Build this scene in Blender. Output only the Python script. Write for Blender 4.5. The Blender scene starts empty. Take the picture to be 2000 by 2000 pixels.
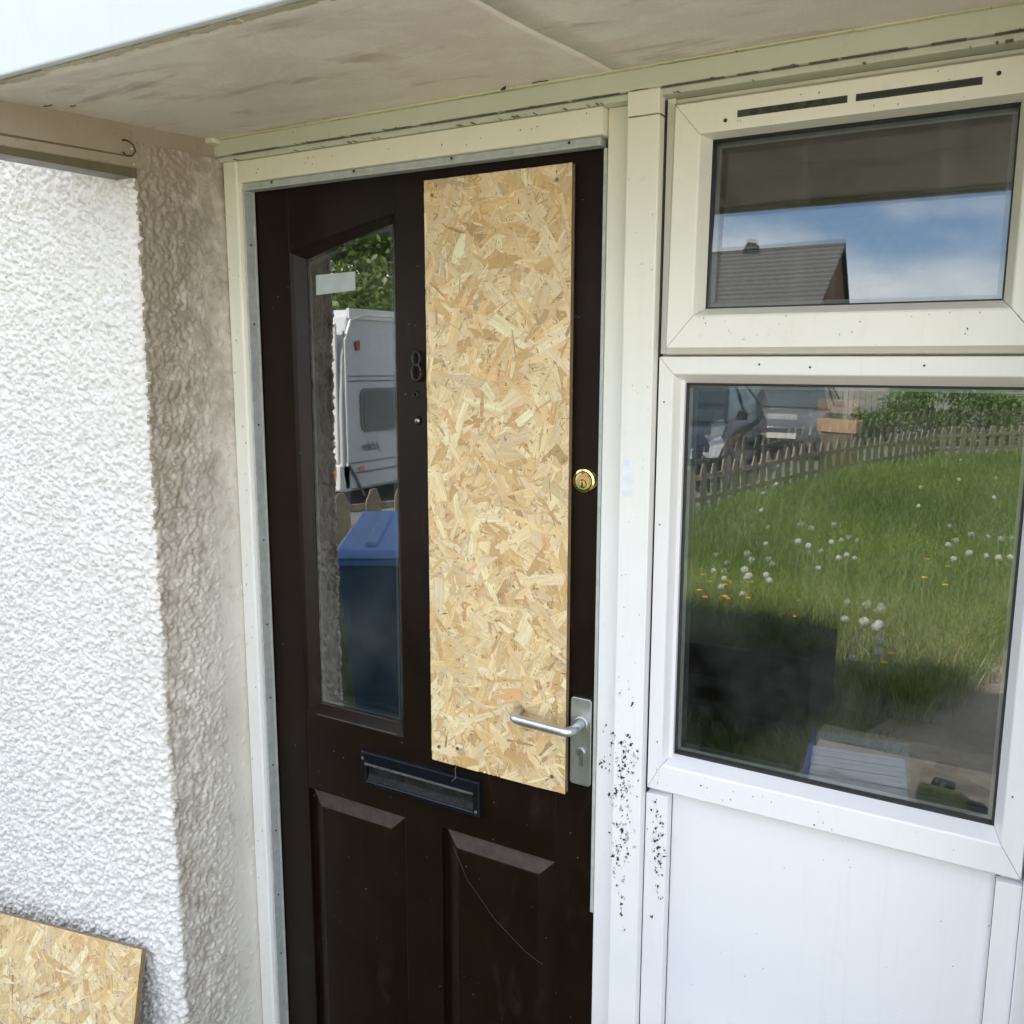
import bpy, bmesh, math, random
import numpy as np
from mathutils import Vector, Matrix

S = bpy.context.scene
COL = S.collection
R = math.radians

# ------------------------------------------------------------------ camera, sky, sun, exposure
cam_d = bpy.data.cameras.new('camera'); cam = bpy.data.objects.new('camera', cam_d); COL.objects.link(cam)
cam_d.sensor_width = 36.0; cam_d.lens = 31.83; cam_d.clip_start = 0.02; cam_d.clip_end = 500
_y, _p, _r = R(30.191), R(9.302), R(0.159)
_f = Vector((-math.sin(_y)*math.cos(_p), math.cos(_y)*math.cos(_p), -math.sin(_p)))
_a = Vector((math.cos(_y), math.sin(_y), 0)); _b = _a.cross(_f)
_rt = _a*math.cos(_r) + _b*math.sin(_r); _up = -_a*math.sin(_r) + _b*math.cos(_r)
_m = Matrix((_rt, _up, -_f)).transposed().to_4x4(); _m.translation = Vector((0, -1.418, 1.62))
cam.matrix_world = _m
S.camera = cam

SUN_EL, SUN_AZ = R(54), math.atan2(-0.30, 0.95)      # azimuth measured from +y towards +x: the sun stands behind the house
sdir = Vector((math.sin(SUN_AZ)*math.cos(SUN_EL), math.cos(SUN_AZ)*math.cos(SUN_EL), math.sin(SUN_EL)))
sl = bpy.data.lights.new('sun', 'SUN'); sl.energy = 5.0; sl.angle = R(0.6); sl.color = (1.0, 0.95, 0.87)
so = bpy.data.objects.new('sun', sl); COL.objects.link(so)
so.rotation_euler = sdir.to_track_quat('Z', 'Y').to_euler()

W = bpy.data.worlds.new('World'); S.world = W; W.use_nodes = True
nt = W.node_tree; nt.nodes.clear()
def wn(t, **k):
    n = nt.nodes.new(t)
    for a, b in k.items(): setattr(n, a, b)
    return n
sky = wn('ShaderNodeTexSky', sky_type='NISHITA', sun_disc=False, sun_elevation=SUN_EL, sun_rotation=SUN_AZ, altitude=50)
sky.air_density = 1.0; sky.dust_density = 1.5
bg = wn('ShaderNodeBackground'); bg.inputs[1].default_value = 0.125
cl = wn('ShaderNodeBackground'); cl.inputs[0].default_value = (0.95, 0.975, 1.0, 1); cl.inputs[1].default_value = 0.86
tc = wn('ShaderNodeTexCoord'); mp = wn('ShaderNodeMapping'); mp.inputs['Scale'].default_value = (1.6, 1.6, 4.2); mp.inputs['Location'].default_value = (3.1, 1.2, 0.3)
nz = wn('ShaderNodeTexNoise'); nz.inputs['Scale'].default_value = 1.7; nz.inputs['Detail'].default_value = 7; nz.inputs['Roughness'].default_value = 0.58
rp = wn('ShaderNodeValToRGB'); rp.color_ramp.elements[0].position = 0.40; rp.color_ramp.elements[1].position = 0.60
mx = wn('ShaderNodeMixShader'); ow = wn('ShaderNodeOutputWorld')
L = nt.links.new
L(sky.outputs[0], bg.inputs[0]); L(tc.outputs['Generated'], mp.inputs[0]); L(mp.outputs[0], nz.inputs['Vector']); L(nz.outputs['Fac'], rp.inputs[0])
L(rp.outputs[0], mx.inputs[0]); L(bg.outputs[0], mx.inputs[1]); L(cl.outputs[0], mx.inputs[2]); L(mx.outputs[0], ow.inputs[0])

S.view_settings.view_transform = 'Standard'; S.view_settings.look = 'None'; S.view_settings.gamma = 1
S.view_settings.exposure = 1.95
S.render.engine = 'CYCLES'
S.cycles.max_bounces = 10; S.cycles.diffuse_bounces = 5; S.cycles.glossy_bounces = 5; S.cycles.transparent_max_bounces = 24
S.cycles.use_denoising = True
S.cycles.sample_clamp_indirect = 8; S.cycles.caustics_reflective = False

# ------------------------------------------------------------------ helpers
class MB:
    def __init__(s): s.v = []; s.f = []; s.c = []; s.uv = None; s.mi = []
    def add(s, vs, fs, col=None, mi=0):
        o = len(s.v); s.v += [tuple(v) for v in vs]
        for f in fs: s.f.append(tuple(i+o for i in f)); s.c.append(col); s.mi.append(mi)
    def box(s, x0, x1, y0, y1, z0, z1, col=None, mi=0):
        s.add([(x0,y0,z0),(x1,y0,z0),(x1,y1,z0),(x0,y1,z0),(x0,y0,z1),(x1,y0,z1),(x1,y1,z1),(x0,y1,z1)],
              [(0,3,2,1),(4,5,6,7),(0,1,5,4),(1,2,6,5),(2,3,7,6),(3,0,4,7)], col, mi)
    def prism(s, poly, y0, y1, axis='y', col=None, mi=0):
        # polygon in (x,z) extruded along y (or (y,z) along x, or (x,y) along z)
        n = len(poly)
        if axis == 'y': A = [(a, y0, b) for a, b in poly]; B = [(a, y1, b) for a, b in poly]
        elif axis == 'x': A = [(y0, a, b) for a, b in poly]; B = [(y1, a, b) for a, b in poly]
        else: A = [(a, b, y0) for a, b in poly]; B = [(a, b, y1) for a, b in poly]
        s.add(A+B, [tuple(range(n)), tuple(reversed(range(n, 2*n)))] + [(i, i+n, (i+1) % n+n, (i+1) % n) for i in range(n)], col, mi)
    def tube(s, pts, r, n=10, col=None, cap=True, mi=0):
        pts = [Vector(p) for p in pts]; rs = r if isinstance(r, (list, tuple)) else [r]*len(pts)
        vs = []; fs = []; prev = None
        for i, p in enumerate(pts):
            t = (pts[min(i+1, len(pts)-1)] - pts[max(i-1, 0)]).normalized()
            u = prev if prev is not None else (Vector((0,0,1)) if abs(t.z) < .9 else Vector((1,0,0)))
            u = (u - t*u.dot(t)).normalized(); w = t.cross(u); prev = u
            for k in range(n):
                a = 2*math.pi*k/n; vs.append(p + u*math.cos(a)*rs[i] + w*math.sin(a)*rs[i])
        for i in range(len(pts)-1):
            for k in range(n): fs.append((i*n+k, i*n+(k+1) % n, (i+1)*n+(k+1) % n, (i+1)*n+k))
        if cap: fs.append(tuple(reversed(range(n)))); fs.append(tuple(range((len(pts)-1)*n, len(pts)*n)))
        s.add(vs, fs, col, mi)
    def disc(s, c, r, h, n=24, axis='y', prof=None, col=None, mi=0):
        # lathe along -y from c: prof list of (radius, height)
        prof = prof or [(r, 0), (r, h*.8), (r*.92, h)]
        vs = []; fs = []
        for rr, hh in prof:
            for k in range(n):
                a = 2*math.pi*k/n; ca, sa = math.cos(a)*rr, math.sin(a)*rr
                vs.append((c[0]+ca, c[1]-hh, c[2]+sa) if axis == 'y' else ((c[0]+hh, c[1]+ca, c[2]+sa) if axis == 'x' else (c[0]+ca, c[1]+sa, c[2]+hh)))
        m = len(prof)
        for i in range(m-1):
            for k in range(n): fs.append((i*n+k, i*n+(k+1) % n, (i+1)*n+(k+1) % n, (i+1)*n+k))
        fs.append(tuple(range((m-1)*n, m*n))); fs.append(tuple(reversed(range(n))))
        s.add(vs, fs, col, mi)
    def build(s, name, mat, parent=None, smooth=False, bevel=0, fix=True, auto=None):
        me = bpy.data.meshes.new(name); me.from_pydata(s.v, [], s.f)
        for m in (mat if isinstance(mat, (list, tuple)) else [mat]): me.materials.append(m)
        if any(s.mi): me.polygons.foreach_set('material_index', s.mi)
        if any(c is not None for c in s.c):
            at = me.color_attributes.new('Col', 'FLOAT_COLOR', 'CORNER'); buf = []
            for f, c in zip(s.f, s.c):
                c = c or (1, 1, 1); buf += [c[0], c[1], c[2], 1.0]*len(f)
            at.data.foreach_set('color', buf)
        if s.uv is not None:
            ul = me.uv_layers.new(name='UVMap'); ul.data.foreach_set('uv', s.uv)
        if fix:
            b = bmesh.new(); b.from_mesh(me); bmesh.ops.recalc_face_normals(b, faces=b.faces[:]); b.to_mesh(me); b.free()
        if smooth: me.polygons.foreach_set('use_smooth', [True]*len(me.polygons))
        o = bpy.data.objects.new(name, me); COL.objects.link(o)
        if parent is not None: o.parent = parent
        if bevel:
            m = o.modifiers.new('bevel', 'BEVEL'); m.width = bevel; m.segments = 2; m.limit_method = 'ANGLE'; m.angle_limit = R(35)
            m.harden_normals = False
        me.update()
        return o

def tag(o, label=None, cat=None, group=None, kind=None):
    if label: o['label'] = label
    if cat: o['category'] = cat
    if group: o['group'] = group
    if kind: o['kind'] = kind
    return o
def empty(name, loc, label, cat, group=None, rz=0):
    o = bpy.data.objects.new(name, None); COL.objects.link(o); o.empty_display_size = .05
    o.location = loc; o.rotation_euler.z = rz
    return tag(o, label, cat, group)
def copy_thing(o, loc, rz=0, label=None, scale=None):
    c = o.copy(); COL.objects.link(c); c.location = loc; c.rotation_euler.z = rz
    if scale: c.scale = (scale,)*3
    if label: c['label'] = label
    for ch in list(o.children):
        d = ch.copy(); COL.objects.link(d); d.parent = c
        for g in list(ch.children):
            e = g.copy(); COL.objects.link(e); e.parent = d
    return c

# ---- materials
class NM:
    def __init__(s, name):
        s.m = bpy.data.materials.new(name); s.m.use_nodes = True; s.t = s.m.node_tree
        s.b = s.t.nodes['Principled BSDF']; s.o = s.t.nodes['Material Output']
    def n(s, t, ins=None, **k):
        x = s.t.nodes.new(t)
        for a, b in k.items(): setattr(x, a, b)
        for a, b in (ins or {}).items():
            if isinstance(b, bpy.types.NodeSocket): s.t.links.new(b, x.inputs[a])
            else: x.inputs[a].default_value = b
        return x
    def l(s, a, b): s.t.links.new(a, b)
    def pos(s, scale=(1, 1, 1), loc=(0, 0, 0), rot=(0, 0, 0), src='Object'):
        c = s.n('ShaderNodeTexCoord'); m = s.n('ShaderNodeMapping', {'Vector': c.outputs[src], 'Scale': scale, 'Location': loc, 'Rotation': rot}); return m.outputs[0]
    def noise(s, scale, detail=4, rough=.5, vec=None, dist=0):
        return s.n('ShaderNodeTexNoise', {'Vector': vec if vec is not None else s.pos(), 'Scale': scale, 'Detail': detail, 'Roughness': rough, 'Distortion': dist}).outputs['Fac']
    def ramp(s, fac, a, b, ca=(0, 0, 0, 1), cb=(1, 1, 1, 1)):
        r = s.n('ShaderNodeValToRGB', {'Fac': fac}); e = r.color_ramp.elements; e[0].position = a; e[1].position = b; e[0].color = ca; e[1].color = cb; return r.outputs[0]
    def mix(s, fac, a, b, bt='MIX'):
        x = s.n('ShaderNodeMix', data_type='RGBA', blend_type=bt)
        for i, v in ((0, fac), (6, a), (7, b)):
            if isinstance(v, bpy.types.NodeSocket): s.l(v, x.inputs[i])
            else: x.inputs[i].default_value = (v if i == 0 else (tuple(v)+(1,))[:4])
        return x.outputs[2]
    def math(s, op, a, b=0.0, c=None):
        x = s.n('ShaderNodeMath', operation=op)
        for i, v in ((0, a), (1, b), (2, c)):
            if v is None: continue
            if isinstance(v, bpy.types.NodeSocket): s.l(v, x.inputs[i])
            else: x.inputs[i].default_value = v
        return x.outputs[0]
    def bump(s, h, strength=.3, dist=.002, normal=None):
        x = s.n('ShaderNodeBump', {'Height': h, 'Strength': strength, 'Distance': dist})
        if normal is not None: s.l(normal, x.inputs['Normal'])
        s.l(x.outputs[0], s.b.inputs['Normal']); return x.outputs[0]
    def base(s, c, rough=.5, **k):
        if isinstance(c, bpy.types.NodeSocket): s.l(c, s.b.inputs['Base Color'])
        else: s.b.inputs['Base Color'].default_value = (tuple(c)+(1,))[:4]
        if isinstance(rough, bpy.types.NodeSocket): s.l(rough, s.b.inputs['Roughness'])
        else: s.b.inputs['Roughness'].default_value = rough
        for a, b in k.items():
            s.b.inputs[a.replace('_', ' ')].default_value = b
        return s.m

def simple(name, col, rough=.5, var=.12, scale=30, bump=0, bs=80, **k):
    n = NM(name); f = n.noise(scale, 5, .6)
    c2 = tuple(x*(1-var) for x in col); c1 = tuple(min(1, x*(1+var)) for x in col)
    c = n.mix(n.ramp(f, .3, .7), c2, c1)
    m = n.base(c, rough, **k)
    if bump: n.bump(n.noise(bs, 3), bump, .002)
    return m

# white roughcast paint
n = NM('roughcast_white'); f = n.ramp(n.noise(3.0, 5, .6), .35, .75); g = n.ramp(n.noise(60, 4, .6), .60, .78)
c = n.mix(f, (.80, .775, .755), (.74, .71, .67)); c = n.mix(n.math('MULTIPLY', g, .5), c, (.50, .47, .42))
M_ROUGH = n.base(c, .62); n.bump(n.noise(380, 3, .6), .6, .002)
# dirty return of the recess
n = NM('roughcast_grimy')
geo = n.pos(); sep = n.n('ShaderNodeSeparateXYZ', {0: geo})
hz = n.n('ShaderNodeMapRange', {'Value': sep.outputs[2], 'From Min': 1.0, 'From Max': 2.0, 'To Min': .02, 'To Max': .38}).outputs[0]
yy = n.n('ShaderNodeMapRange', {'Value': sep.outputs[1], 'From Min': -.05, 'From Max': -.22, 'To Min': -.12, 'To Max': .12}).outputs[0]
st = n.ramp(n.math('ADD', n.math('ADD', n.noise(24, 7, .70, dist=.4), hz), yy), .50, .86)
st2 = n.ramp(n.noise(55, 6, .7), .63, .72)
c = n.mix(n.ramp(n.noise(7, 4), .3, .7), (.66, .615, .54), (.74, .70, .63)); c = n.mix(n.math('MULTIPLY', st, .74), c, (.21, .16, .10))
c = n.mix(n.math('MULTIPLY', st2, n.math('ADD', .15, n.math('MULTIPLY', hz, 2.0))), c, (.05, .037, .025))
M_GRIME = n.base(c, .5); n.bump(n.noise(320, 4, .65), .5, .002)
M_ROUGHFAR = simple('roughcast_far', (.76, .75, .73), .8, .1, 20, .9, 90)
# soffit board paint, blotched
n = NM('soffit_paint')
f1 = n.ramp(n.noise(2.2, 6, .62, n.pos((1, 1.8, 1))), .40, .62); f2 = n.ramp(n.noise(6, 6, .68, n.pos((1, 1.5, 1)), .6), .46, .62); f3 = n.ramp(n.noise(260, 3), .35, .7)
c = n.mix(f1, (.76, .665, .60), (.84, .775, .69)); c = n.mix(n.math('MULTIPLY', f2, .8), c, (.87, .84, .73)); c = n.mix(n.math('MULTIPLY', f3, .16), c, (.38, .32, .26))
st = n.ramp(n.noise(3.6, 6, .62, n.pos((1, 3.2, 1), (2, 5, 1)), .4), .56, .66); c = n.mix(n.math('MULTIPLY', st, .85), c, (.50, .40, .33)); sp = n.ramp(n.noise(34, 6, .75), .68, .74); c = n.mix(n.math('MULTIPLY', sp, .5), c, (.36, .28, .20))
M_SOFFIT = n.base(c, .6); n.bump(n.noise(90, 4, .6), .12, .002)
# white plastic frame: yellow bounced light painted in towards the top, over patchy dirt
def upvc(name, col, dirt, dcol=(.40, .40, .24), bounce_tint=1.0):
    n = NM(name)
    f = n.ramp(n.noise(5, 6, .65), .40, .80); g = n.ramp(n.noise(38, 7, .7), .60, .76); h = n.ramp(n.noise(120, 3, .6), .73, .78)
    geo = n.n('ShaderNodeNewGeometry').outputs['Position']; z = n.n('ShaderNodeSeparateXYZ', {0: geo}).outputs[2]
    zz = n.n('ShaderNodeMapRange', {'Value': n.math('ADD', z, n.math('MULTIPLY', n.noise(3, 4), .35)), 'From Min': 1.30, 'From Max': 2.12, 'To Min': 0.0, 'To Max': bounce_tint}, interpolation_type='SMOOTHSTEP').outputs[0]
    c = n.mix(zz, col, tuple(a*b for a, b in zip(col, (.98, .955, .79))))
    c = n.mix(n.math('MULTIPLY', f, dirt), c, tuple(a*b for a, b in zip(col, (.86, .86, .72))))
    c = n.mix(n.math('MULTIPLY', g, dirt*.8), c, dcol); c = n.mix(n.math('MULTIPLY', h, min(1, dirt*1.6)), c, (.12, .10, .06))
    sk = n.ramp(n.noise(1, 5, .7, n.pos((70, 70, 3.0))), .56, .80); c = n.mix(n.math('MULTIPLY', sk, .16), c, (.45, .43, .36)); sm_ = n.ramp(n.noise(9, 7, .75, dist=1.2), .60, .70); c = n.mix(n.math('MULTIPLY', sm_, .10), c, (.42, .42, .40))
    m = n.base(c, n.ramp(n.noise(25, 4), .2, .8, (.28,)*3+(1,), (.48,)*3+(1,))); n.bump(n.noise(30, 3), .05, .002); return m
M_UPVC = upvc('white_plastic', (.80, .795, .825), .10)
M_UPVC_DIRTY = upvc('white_plastic_dirty_tinted', (.80, .795, .815), .30)
M_GLOSS_TINTED = upvc('gloss_paint_bounce_tinted', (.80, .79, .77), .35)
M_FASCIA = upvc('fascia_plastic', (.60, .63, .66), .05, bounce_tint=0)
M_BEAM = upvc('painted_beam', (.36, .31, .24), 1.2, (.07, .05, .03), bounce_tint=0)
M_SEAL = simple('grey_weather_strip', (.42, .44, .42), .45, .15, 60, Metallic=.0)
M_GASKET = simple('black_gasket', (.02, .02, .022), .5)
M_DIRTLINE = simple('dark_grime', (.045, .04, .03), .9, .3, 200)
# door paint
n = NM('dark_brown_door_paint'); f = n.ramp(n.noise(6, 5, .6), .3, .75); v = n.pos((90, 90, 2.2)); gr = n.noise(1.0, 5, .6, v)
c = n.mix(f, (.0068, .0029, .0013), (.0112, .0050, .0024)); sc = n.ramp(n.noise(70, 5, .75), .70, .74)
c = n.mix(n.math('MULTIPLY', sc, .35), c, (.11, .085, .065)); sf = n.ramp(n.noise(1, 6, .75, n.pos((16, 16, 5), (1, 0, 2)), .8), .58, .76); c = n.mix(n.math('MULTIPLY', sf, .30), c, (.055, .038, .028)); ft = n.ramp(n.noise(1, 5, .8, n.pos((130, 130, 20))), .66, .74); c = n.mix(n.math('MULTIPLY', ft, .30), c, (.07, .052, .042))
M_DOOR = n.base(c, n.ramp(n.noise(12, 5, .7), .3, .75, (.30,)*3+(1,), (.44,)*3+(1,)), Specular_IOR_Level=.22); n.bump(gr, .10, .001)
M_DOORLIT = simple('sky_lit_door_bead', (.042, .029, .022), .5, .45, 40)  # paler brown paints in the sky light on upward-facing bevels and bead
M_BLACK = simple('black_plastic', (.006, .007, .011), .16, .4, 90, .1, 60, Specular_IOR_Level=.35)
M_BLACKDUST = simple('dusty_black_plastic', (.011, .011, .012), .35, .95, 90, .3, 160, Specular_IOR_Level=.22)
M_IRON = simple('black_iron', (.012, .012, .012), .4, .3, 90)
n = NM('brushed_aluminium'); c = n.mix(n.ramp(n.noise(40, 4), .3, .7), (.55, .57, .58), (.68, .70, .71))
M_ALU = n.base(c, n.ramp(n.noise(1, 4, .6, n.pos((60, 60, 400))), .2, .8, (.28,)*3+(1,), (.45,)*3+(1,)), Metallic=.95)
M_BRASS = simple('polished_brass', (.86, .66, .28), .10, .12, 60, Metallic=1.0)
M_STEEL = simple('screw_steel', (.5, .5, .5), .35, Metallic=1.0)
M_RUST = simple('rusty_iron', (.07, .035, .02), .8, .5, 200)
# strand board: every strand carries its own colour, the grain runs along it
def osb_mats():
    n = NM('osb_strands'); at = n.n('ShaderNodeVertexColor', layer_name='Col')
    uv = n.n('ShaderNodeUVMap', uv_map='UVMap'); mpn = n.n('ShaderNodeMapping', {'Vector': uv.outputs[0], 'Scale': (14, 420, 1)})
    g = n.noise(1, 5, .7, mpn.outputs[0]); bnd = n.ramp(n.noise(1, 3, .6, n.n('ShaderNodeMapping', {'Vector': uv.outputs[0], 'Scale': (9, 75, 1)}).outputs[0]), .42, .66); g2 = n.ramp(n.noise(1, 3, .5, n.n('ShaderNodeMapping', {'Vector': uv.outputs[0], 'Scale': (30, 1500, 1)}).outputs[0]), .3, .7)
    c = n.mix(n.ramp(g, .38, .62), n.mix(.36, at.outputs[0], (.42, .22, .07)), at.outputs[0]); c = n.mix(n.math('MULTIPLY', g2, .22), c, (.78, .60, .36)); c = n.mix(n.math('MULTIPLY', bnd, .34), c, (.47, .29, .11))
    dk = n.ramp(n.noise(230, 4, .7), .70, .76); c = n.mix(n.math('MULTIPLY', dk, .55), c, (.13, .07, .03))
    m = n.base(c, .55); n.bump(g, .35, .0012); return m
M_OSB = osb_mats()
n = NM('osb_edge'); g = n.noise(1, 5, .7, n.pos((70, 900, 70))); c = n.mix(n.ramp(g, .35, .65), (.13, .085, .045), (.42, .30, .17)); M_OSBEDGE = n.base(c, .8); n.bump(g, .8, .002)
# glass: clear sheet, Fresnel reflection of both its faces
def glass(name, ior=1.52, gain=1.9, dirt=.03, streak=False, tint=(.84, .87, .85)):
    n = NM(name); n.t.nodes.remove(n.b)
    fr = n.n('ShaderNodeFresnel', {'IOR': ior}).outputs[0]; fac = n.math('MINIMUM', n.math('MULTIPLY', fr, gain), 1.0)
    wv = n.noise(2.5, 1, .4); bp = n.n('ShaderNodeBump', {'Height': wv, 'Strength': .10, 'Distance': .004}).outputs[0]
    gl = n.n('ShaderNodeBsdfGlossy', {'Color': (.97, .98, .98, 1), 'Roughness': 0.0, 'Normal': bp}).outputs[0]
    tr = n.n('ShaderNodeBsdfTransparent', {'Color': tint+(1,)}).outputs[0]
    m1 = n.n('ShaderNodeMixShader', {0: fac, 1: tr, 2: gl}).outputs[0]
    df = n.n('ShaderNodeBsdfDiffuse', {'Color': (.55, .56, .54, 1)}).outputs[0]
    d = n.ramp(n.noise(6, 6, .65), .40, .85)
    if streak:
        s2 = n.ramp(n.noise(1, 4, .6, n.pos((26, 1, 1.6))), .52, .75); d = n.mix(.6, d, s2)
    dd = n.math('MULTIPLY', d, dirt)
    m2 = n.n('ShaderNodeMixShader', {0: dd, 1: m1, 2: df}).outputs[0]
    n.l(m2, n.o.inputs[0]); return n.m
M_GLASS = glass('window_glass', gain=3.2, dirt=.085); M_GLASS_TOP = glass("window_glass_streaked", gain=2.9, dirt=.13, streak=True); M_GLASS_IN = glass('inner_glass', gain=2.7, dirt=.01); M_GLASS_DOOR = glass('door_glass', gain=3.7, dirt=.09)

# ------------------------------------------------------------------ ground
def plane(name, x0, x1, y0, y1, z, mat, kind='structure'):
    b = MB(); b.add([(x0,y0,z),(x1,y0,z),(x1,y1,z),(x0,y1,z)], [(0,1,2,3)]); o = b.build(name, mat, fix=False); return tag(o, kind=kind)
M_SOIL = simple('lawn_soil', (.055, .075, .025), .95, .5, 6, .6, 30)
plane('ground', -150, 150, -200, 60, -.204, simple('field_ground', (.07, .09, .035), .95, .4, 1.5))
plane('road', -60, 60, -24.5, -3.9, -.2, simple('tarmac', (.15, .145, .14), .9, .25, 8, .5, 150))
lb = MB(); FENCE = [(-8.2,-1.4), (-6.3,-3.9), (-5.1,-6.2), (-3.55,-9.2), (-3.1,-12.6), (-1.75,-18.0), (.6,-21.5)]
PATHL = [(1.6,-20.5), (1.2,-12), (.55,-8.5), (.05,-6), (-.22,-4.7), (-.40,-3.9), (-.62,-3.2), (-.72,-2.4), (-.9,-.24)]
poly = FENCE + PATHL + [(-8.2,-.24)]
lb.add([(x, y, -.195) for x, y in poly], [tuple(range(len(poly)))]); tag(lb.build('lawn', M_SOIL), kind='structure')
pb = MB(); pp = PATHL + [(1.3,-.05), (1.3,-8), (2.0,-20.5)]
pb.add([(x, y, -.188) for x, y in pp], [tuple(range(len(pp)))])
n = NM('worn_path'); c = n.mix(n.ramp(n.noise(6, 7, .7), .3, .7), (.17, .145, .115), (.33, .29, .235)); c = n.mix(n.ramp(n.noise(70, 4), .66, .72), c, (.5, .47, .4)); M_PATH = n.base(c, .9); n.bump(n.noise(60, 5, .7), .8, .01)
tag(pb.build('path', M_PATH), kind='structure')
tag(plane('bounce_ground', 1.3, 30, -20, -.05, -.192, simple('pale_bounce_concrete', (.50, .46, .40), .95, .2, 5, .3, 30)), kind='structure')  # unseen ground, made pale to bounce sunlight up under the canopy

# ------------------------------------------------------------------ roughcast wall with its return
XR, YF = -1.501, -.252           # corner of the recess
def rough_wall(parent):
    rng = np.random.default_rng(7)
    step = .0024; u0, u1 = -1.02, .235; z0, z1 = -.2, 2.03
    nu = int((u1-u0)/step); nz_ = int((z1-z0)/step)
    H = np.zeros((nz_, nu))
    def stamp(N, r0, r1, amp, lo, hi, elong=1.0):
        us = rng.uniform(lo, hi, N); zs = rng.uniform(z0, z1, N); rr = rng.uniform(r0, r1, N); am = rng.uniform(.45, 1.0, N)*amp
        an = rng.uniform(0, math.pi, N); el = rng.uniform(.55, 1.0, N)*elong
        for a, b, r, h, t, e in zip(us, zs, rr, am, an, el):
            R_ = r*1.3; i0 = max(0, int((b-R_-z0)/step)); i1 = min(nz_, int((b+R_-z0)/step)+2); j0 = max(0, int((a-R_-u0)/step)); j1 = min(nu, int((a+R_-u0)/step)+2)
            if i1 <= i0 or j1 <= j0: continue
            Z = z0+np.arange(i0, i1)[:, None]*step-b; U = u0+np.arange(j0, j1)[None, :]*step-a
            p = U*math.cos(t)+Z*math.sin(t); q = (-U*math.sin(t)+Z*math.cos(t))/e
            d = 1-(p*p+q*q)/(r*r)
            H[i0:i1, j0:j1] = np.maximum(H[i0:i1, j0:j1], h*np.sqrt(np.clip(d, 0, 1)))
    stamp(7000, .008, .016, .0030, u0, .012)
    base = H.copy(); H[:] = 0
    stamp(26000, .0032, .0085, .0088, u0, .012); stamp(9000, .0018, .0035, .0098, u0, .012)
    H = base*.7+H+rng.normal(0, .00042, H.shape); tmp = H.copy(); H[:] = 0
    stamp(1700, .005, .013, .0052, .0, .135, .8); stamp(3800, .0025, .006, .0066, .0, .15); stamp(260, .004, .010, .0040, .12, .225, .7)
    H = np.maximum(H, tmp)
    # lumps fade out towards the frame on the return
    uu = u0+np.arange(nu)*step
    k = np.ones(nu); k[uu > .10] = np.clip(1-(uu[uu > .10]-.10)/.05, .55, 1); H *= k[None, :]
    for _ in range(1):
        Hs = H.copy(); Hs[1:-1, 1:-1] = (H[1:-1, 1:-1]*2+H[:-2, 1:-1]+H[2:, 1:-1]+H[1:-1, :-2]+H[1:-1, 2:])/6; 
        sm = np.clip((uu-.0)/.03, 0, 1); H = H*(1-sm*.45)+Hs*sm*.45
    # wandering edge line
    zz = z0+np.arange(nz_)*step
    wob = .004*np.sin(zz*4.1)+.003*np.sin(zz*11+1)+.0015*np.sin(zz*37)
    rad = .012
    U, Z = np.meshgrid(uu, zz)
    hp = rad*math.pi/4
    X = np.empty_like(U); Y = np.empty_like(U); NX = np.empty_like(U); NY = np.empty_like(U)
    a = U < -hp; b = U > hp; c_ = ~(a | b)
    X[a] = XR-rad+(U[a]+hp); Y[a] = YF; NX[a] = 0; NY[a] = -1
    X[b] = XR; Y[b] = YF+rad+(U[b]-hp); NX[b] = 1; NY[b] = 0
    th = (U[c_]+hp)/rad; X[c_] = XR-rad+rad*np.sin(th); Y[c_] = YF+rad-rad*np.cos(th); NX[c_] = np.sin(th); NY[c_] = -np.cos(th)
    near = np.clip(1-np.abs(U)/.08, 0, 1)
    X = X+np.clip(Y-(YF+rad), 0, None)*.055
    X = X+NX*H+wob[:, None]*near*.6; Y = Y+NY*H
    V = np.stack([X, Y, Z], -1).reshape(-1, 3)
    idx = np.arange(nz_*nu).reshape(nz_, nu)
    F = np.stack([idx[:-1, :-1], idx[:-1, 1:], idx[1:, 1:], idx[1:, :-1]], -1).reshape(-1, 4)
    me = bpy.data.meshes.new('rendered_wall'); me.vertices.add(len(V)); me.vertices.foreach_set('co', V.ravel())
    me.loops.add(F.size); me.loops.foreach_set('vertex_index', F.ravel()); me.polygons.add(len(F))
    me.polygons.foreach_set('loop_start', np.arange(0, F.size, 4)); me.polygons.foreach_set('loop_total', np.full(len(F), 4))
    me.materials.append(M_ROUGH); me.materials.append(M_GRIME)
    um = np.repeat((uu[:-1]+uu[1:])[None, :]/2, nz_-1, 0).ravel()
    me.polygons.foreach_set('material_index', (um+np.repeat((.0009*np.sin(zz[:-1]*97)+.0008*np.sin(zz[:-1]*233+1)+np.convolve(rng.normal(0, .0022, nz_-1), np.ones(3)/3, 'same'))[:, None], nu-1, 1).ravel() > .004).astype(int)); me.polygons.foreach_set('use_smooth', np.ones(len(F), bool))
    me.update(); me.validate()
    o = bpy.data.objects.new('rendered_wall', me); COL.objects.link(o); o.parent = parent
    return o
house = empty('house', (0,0,0), 'white roughcast house wall with a grimy shaded return beside the brown front door', 'house')
rough_wall(house)
b = MB(); b.box(-6.5, -2.54, YF, -.2, -.2, 4.9); b.box(-2.54, XR-.02, -.205, -.18, -.2, 2.03); b.box(-2.54, 4, YF, -.15, 2.16, 4.9)
b.box(.095, 4, YF, -.15, -.2, 2.16); b.box(-2.54, XR-.02, YF+.001, -.15, 2.03, 2.16)
b.box(-6.5, -6.35, -.2, 8, -.2, 4.9); b.box(3.85, 4, -.15, 8, -.2, 4.9); b.box(-6.35, 3.85, 7.85, 8, -.2, 4.9)
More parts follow.
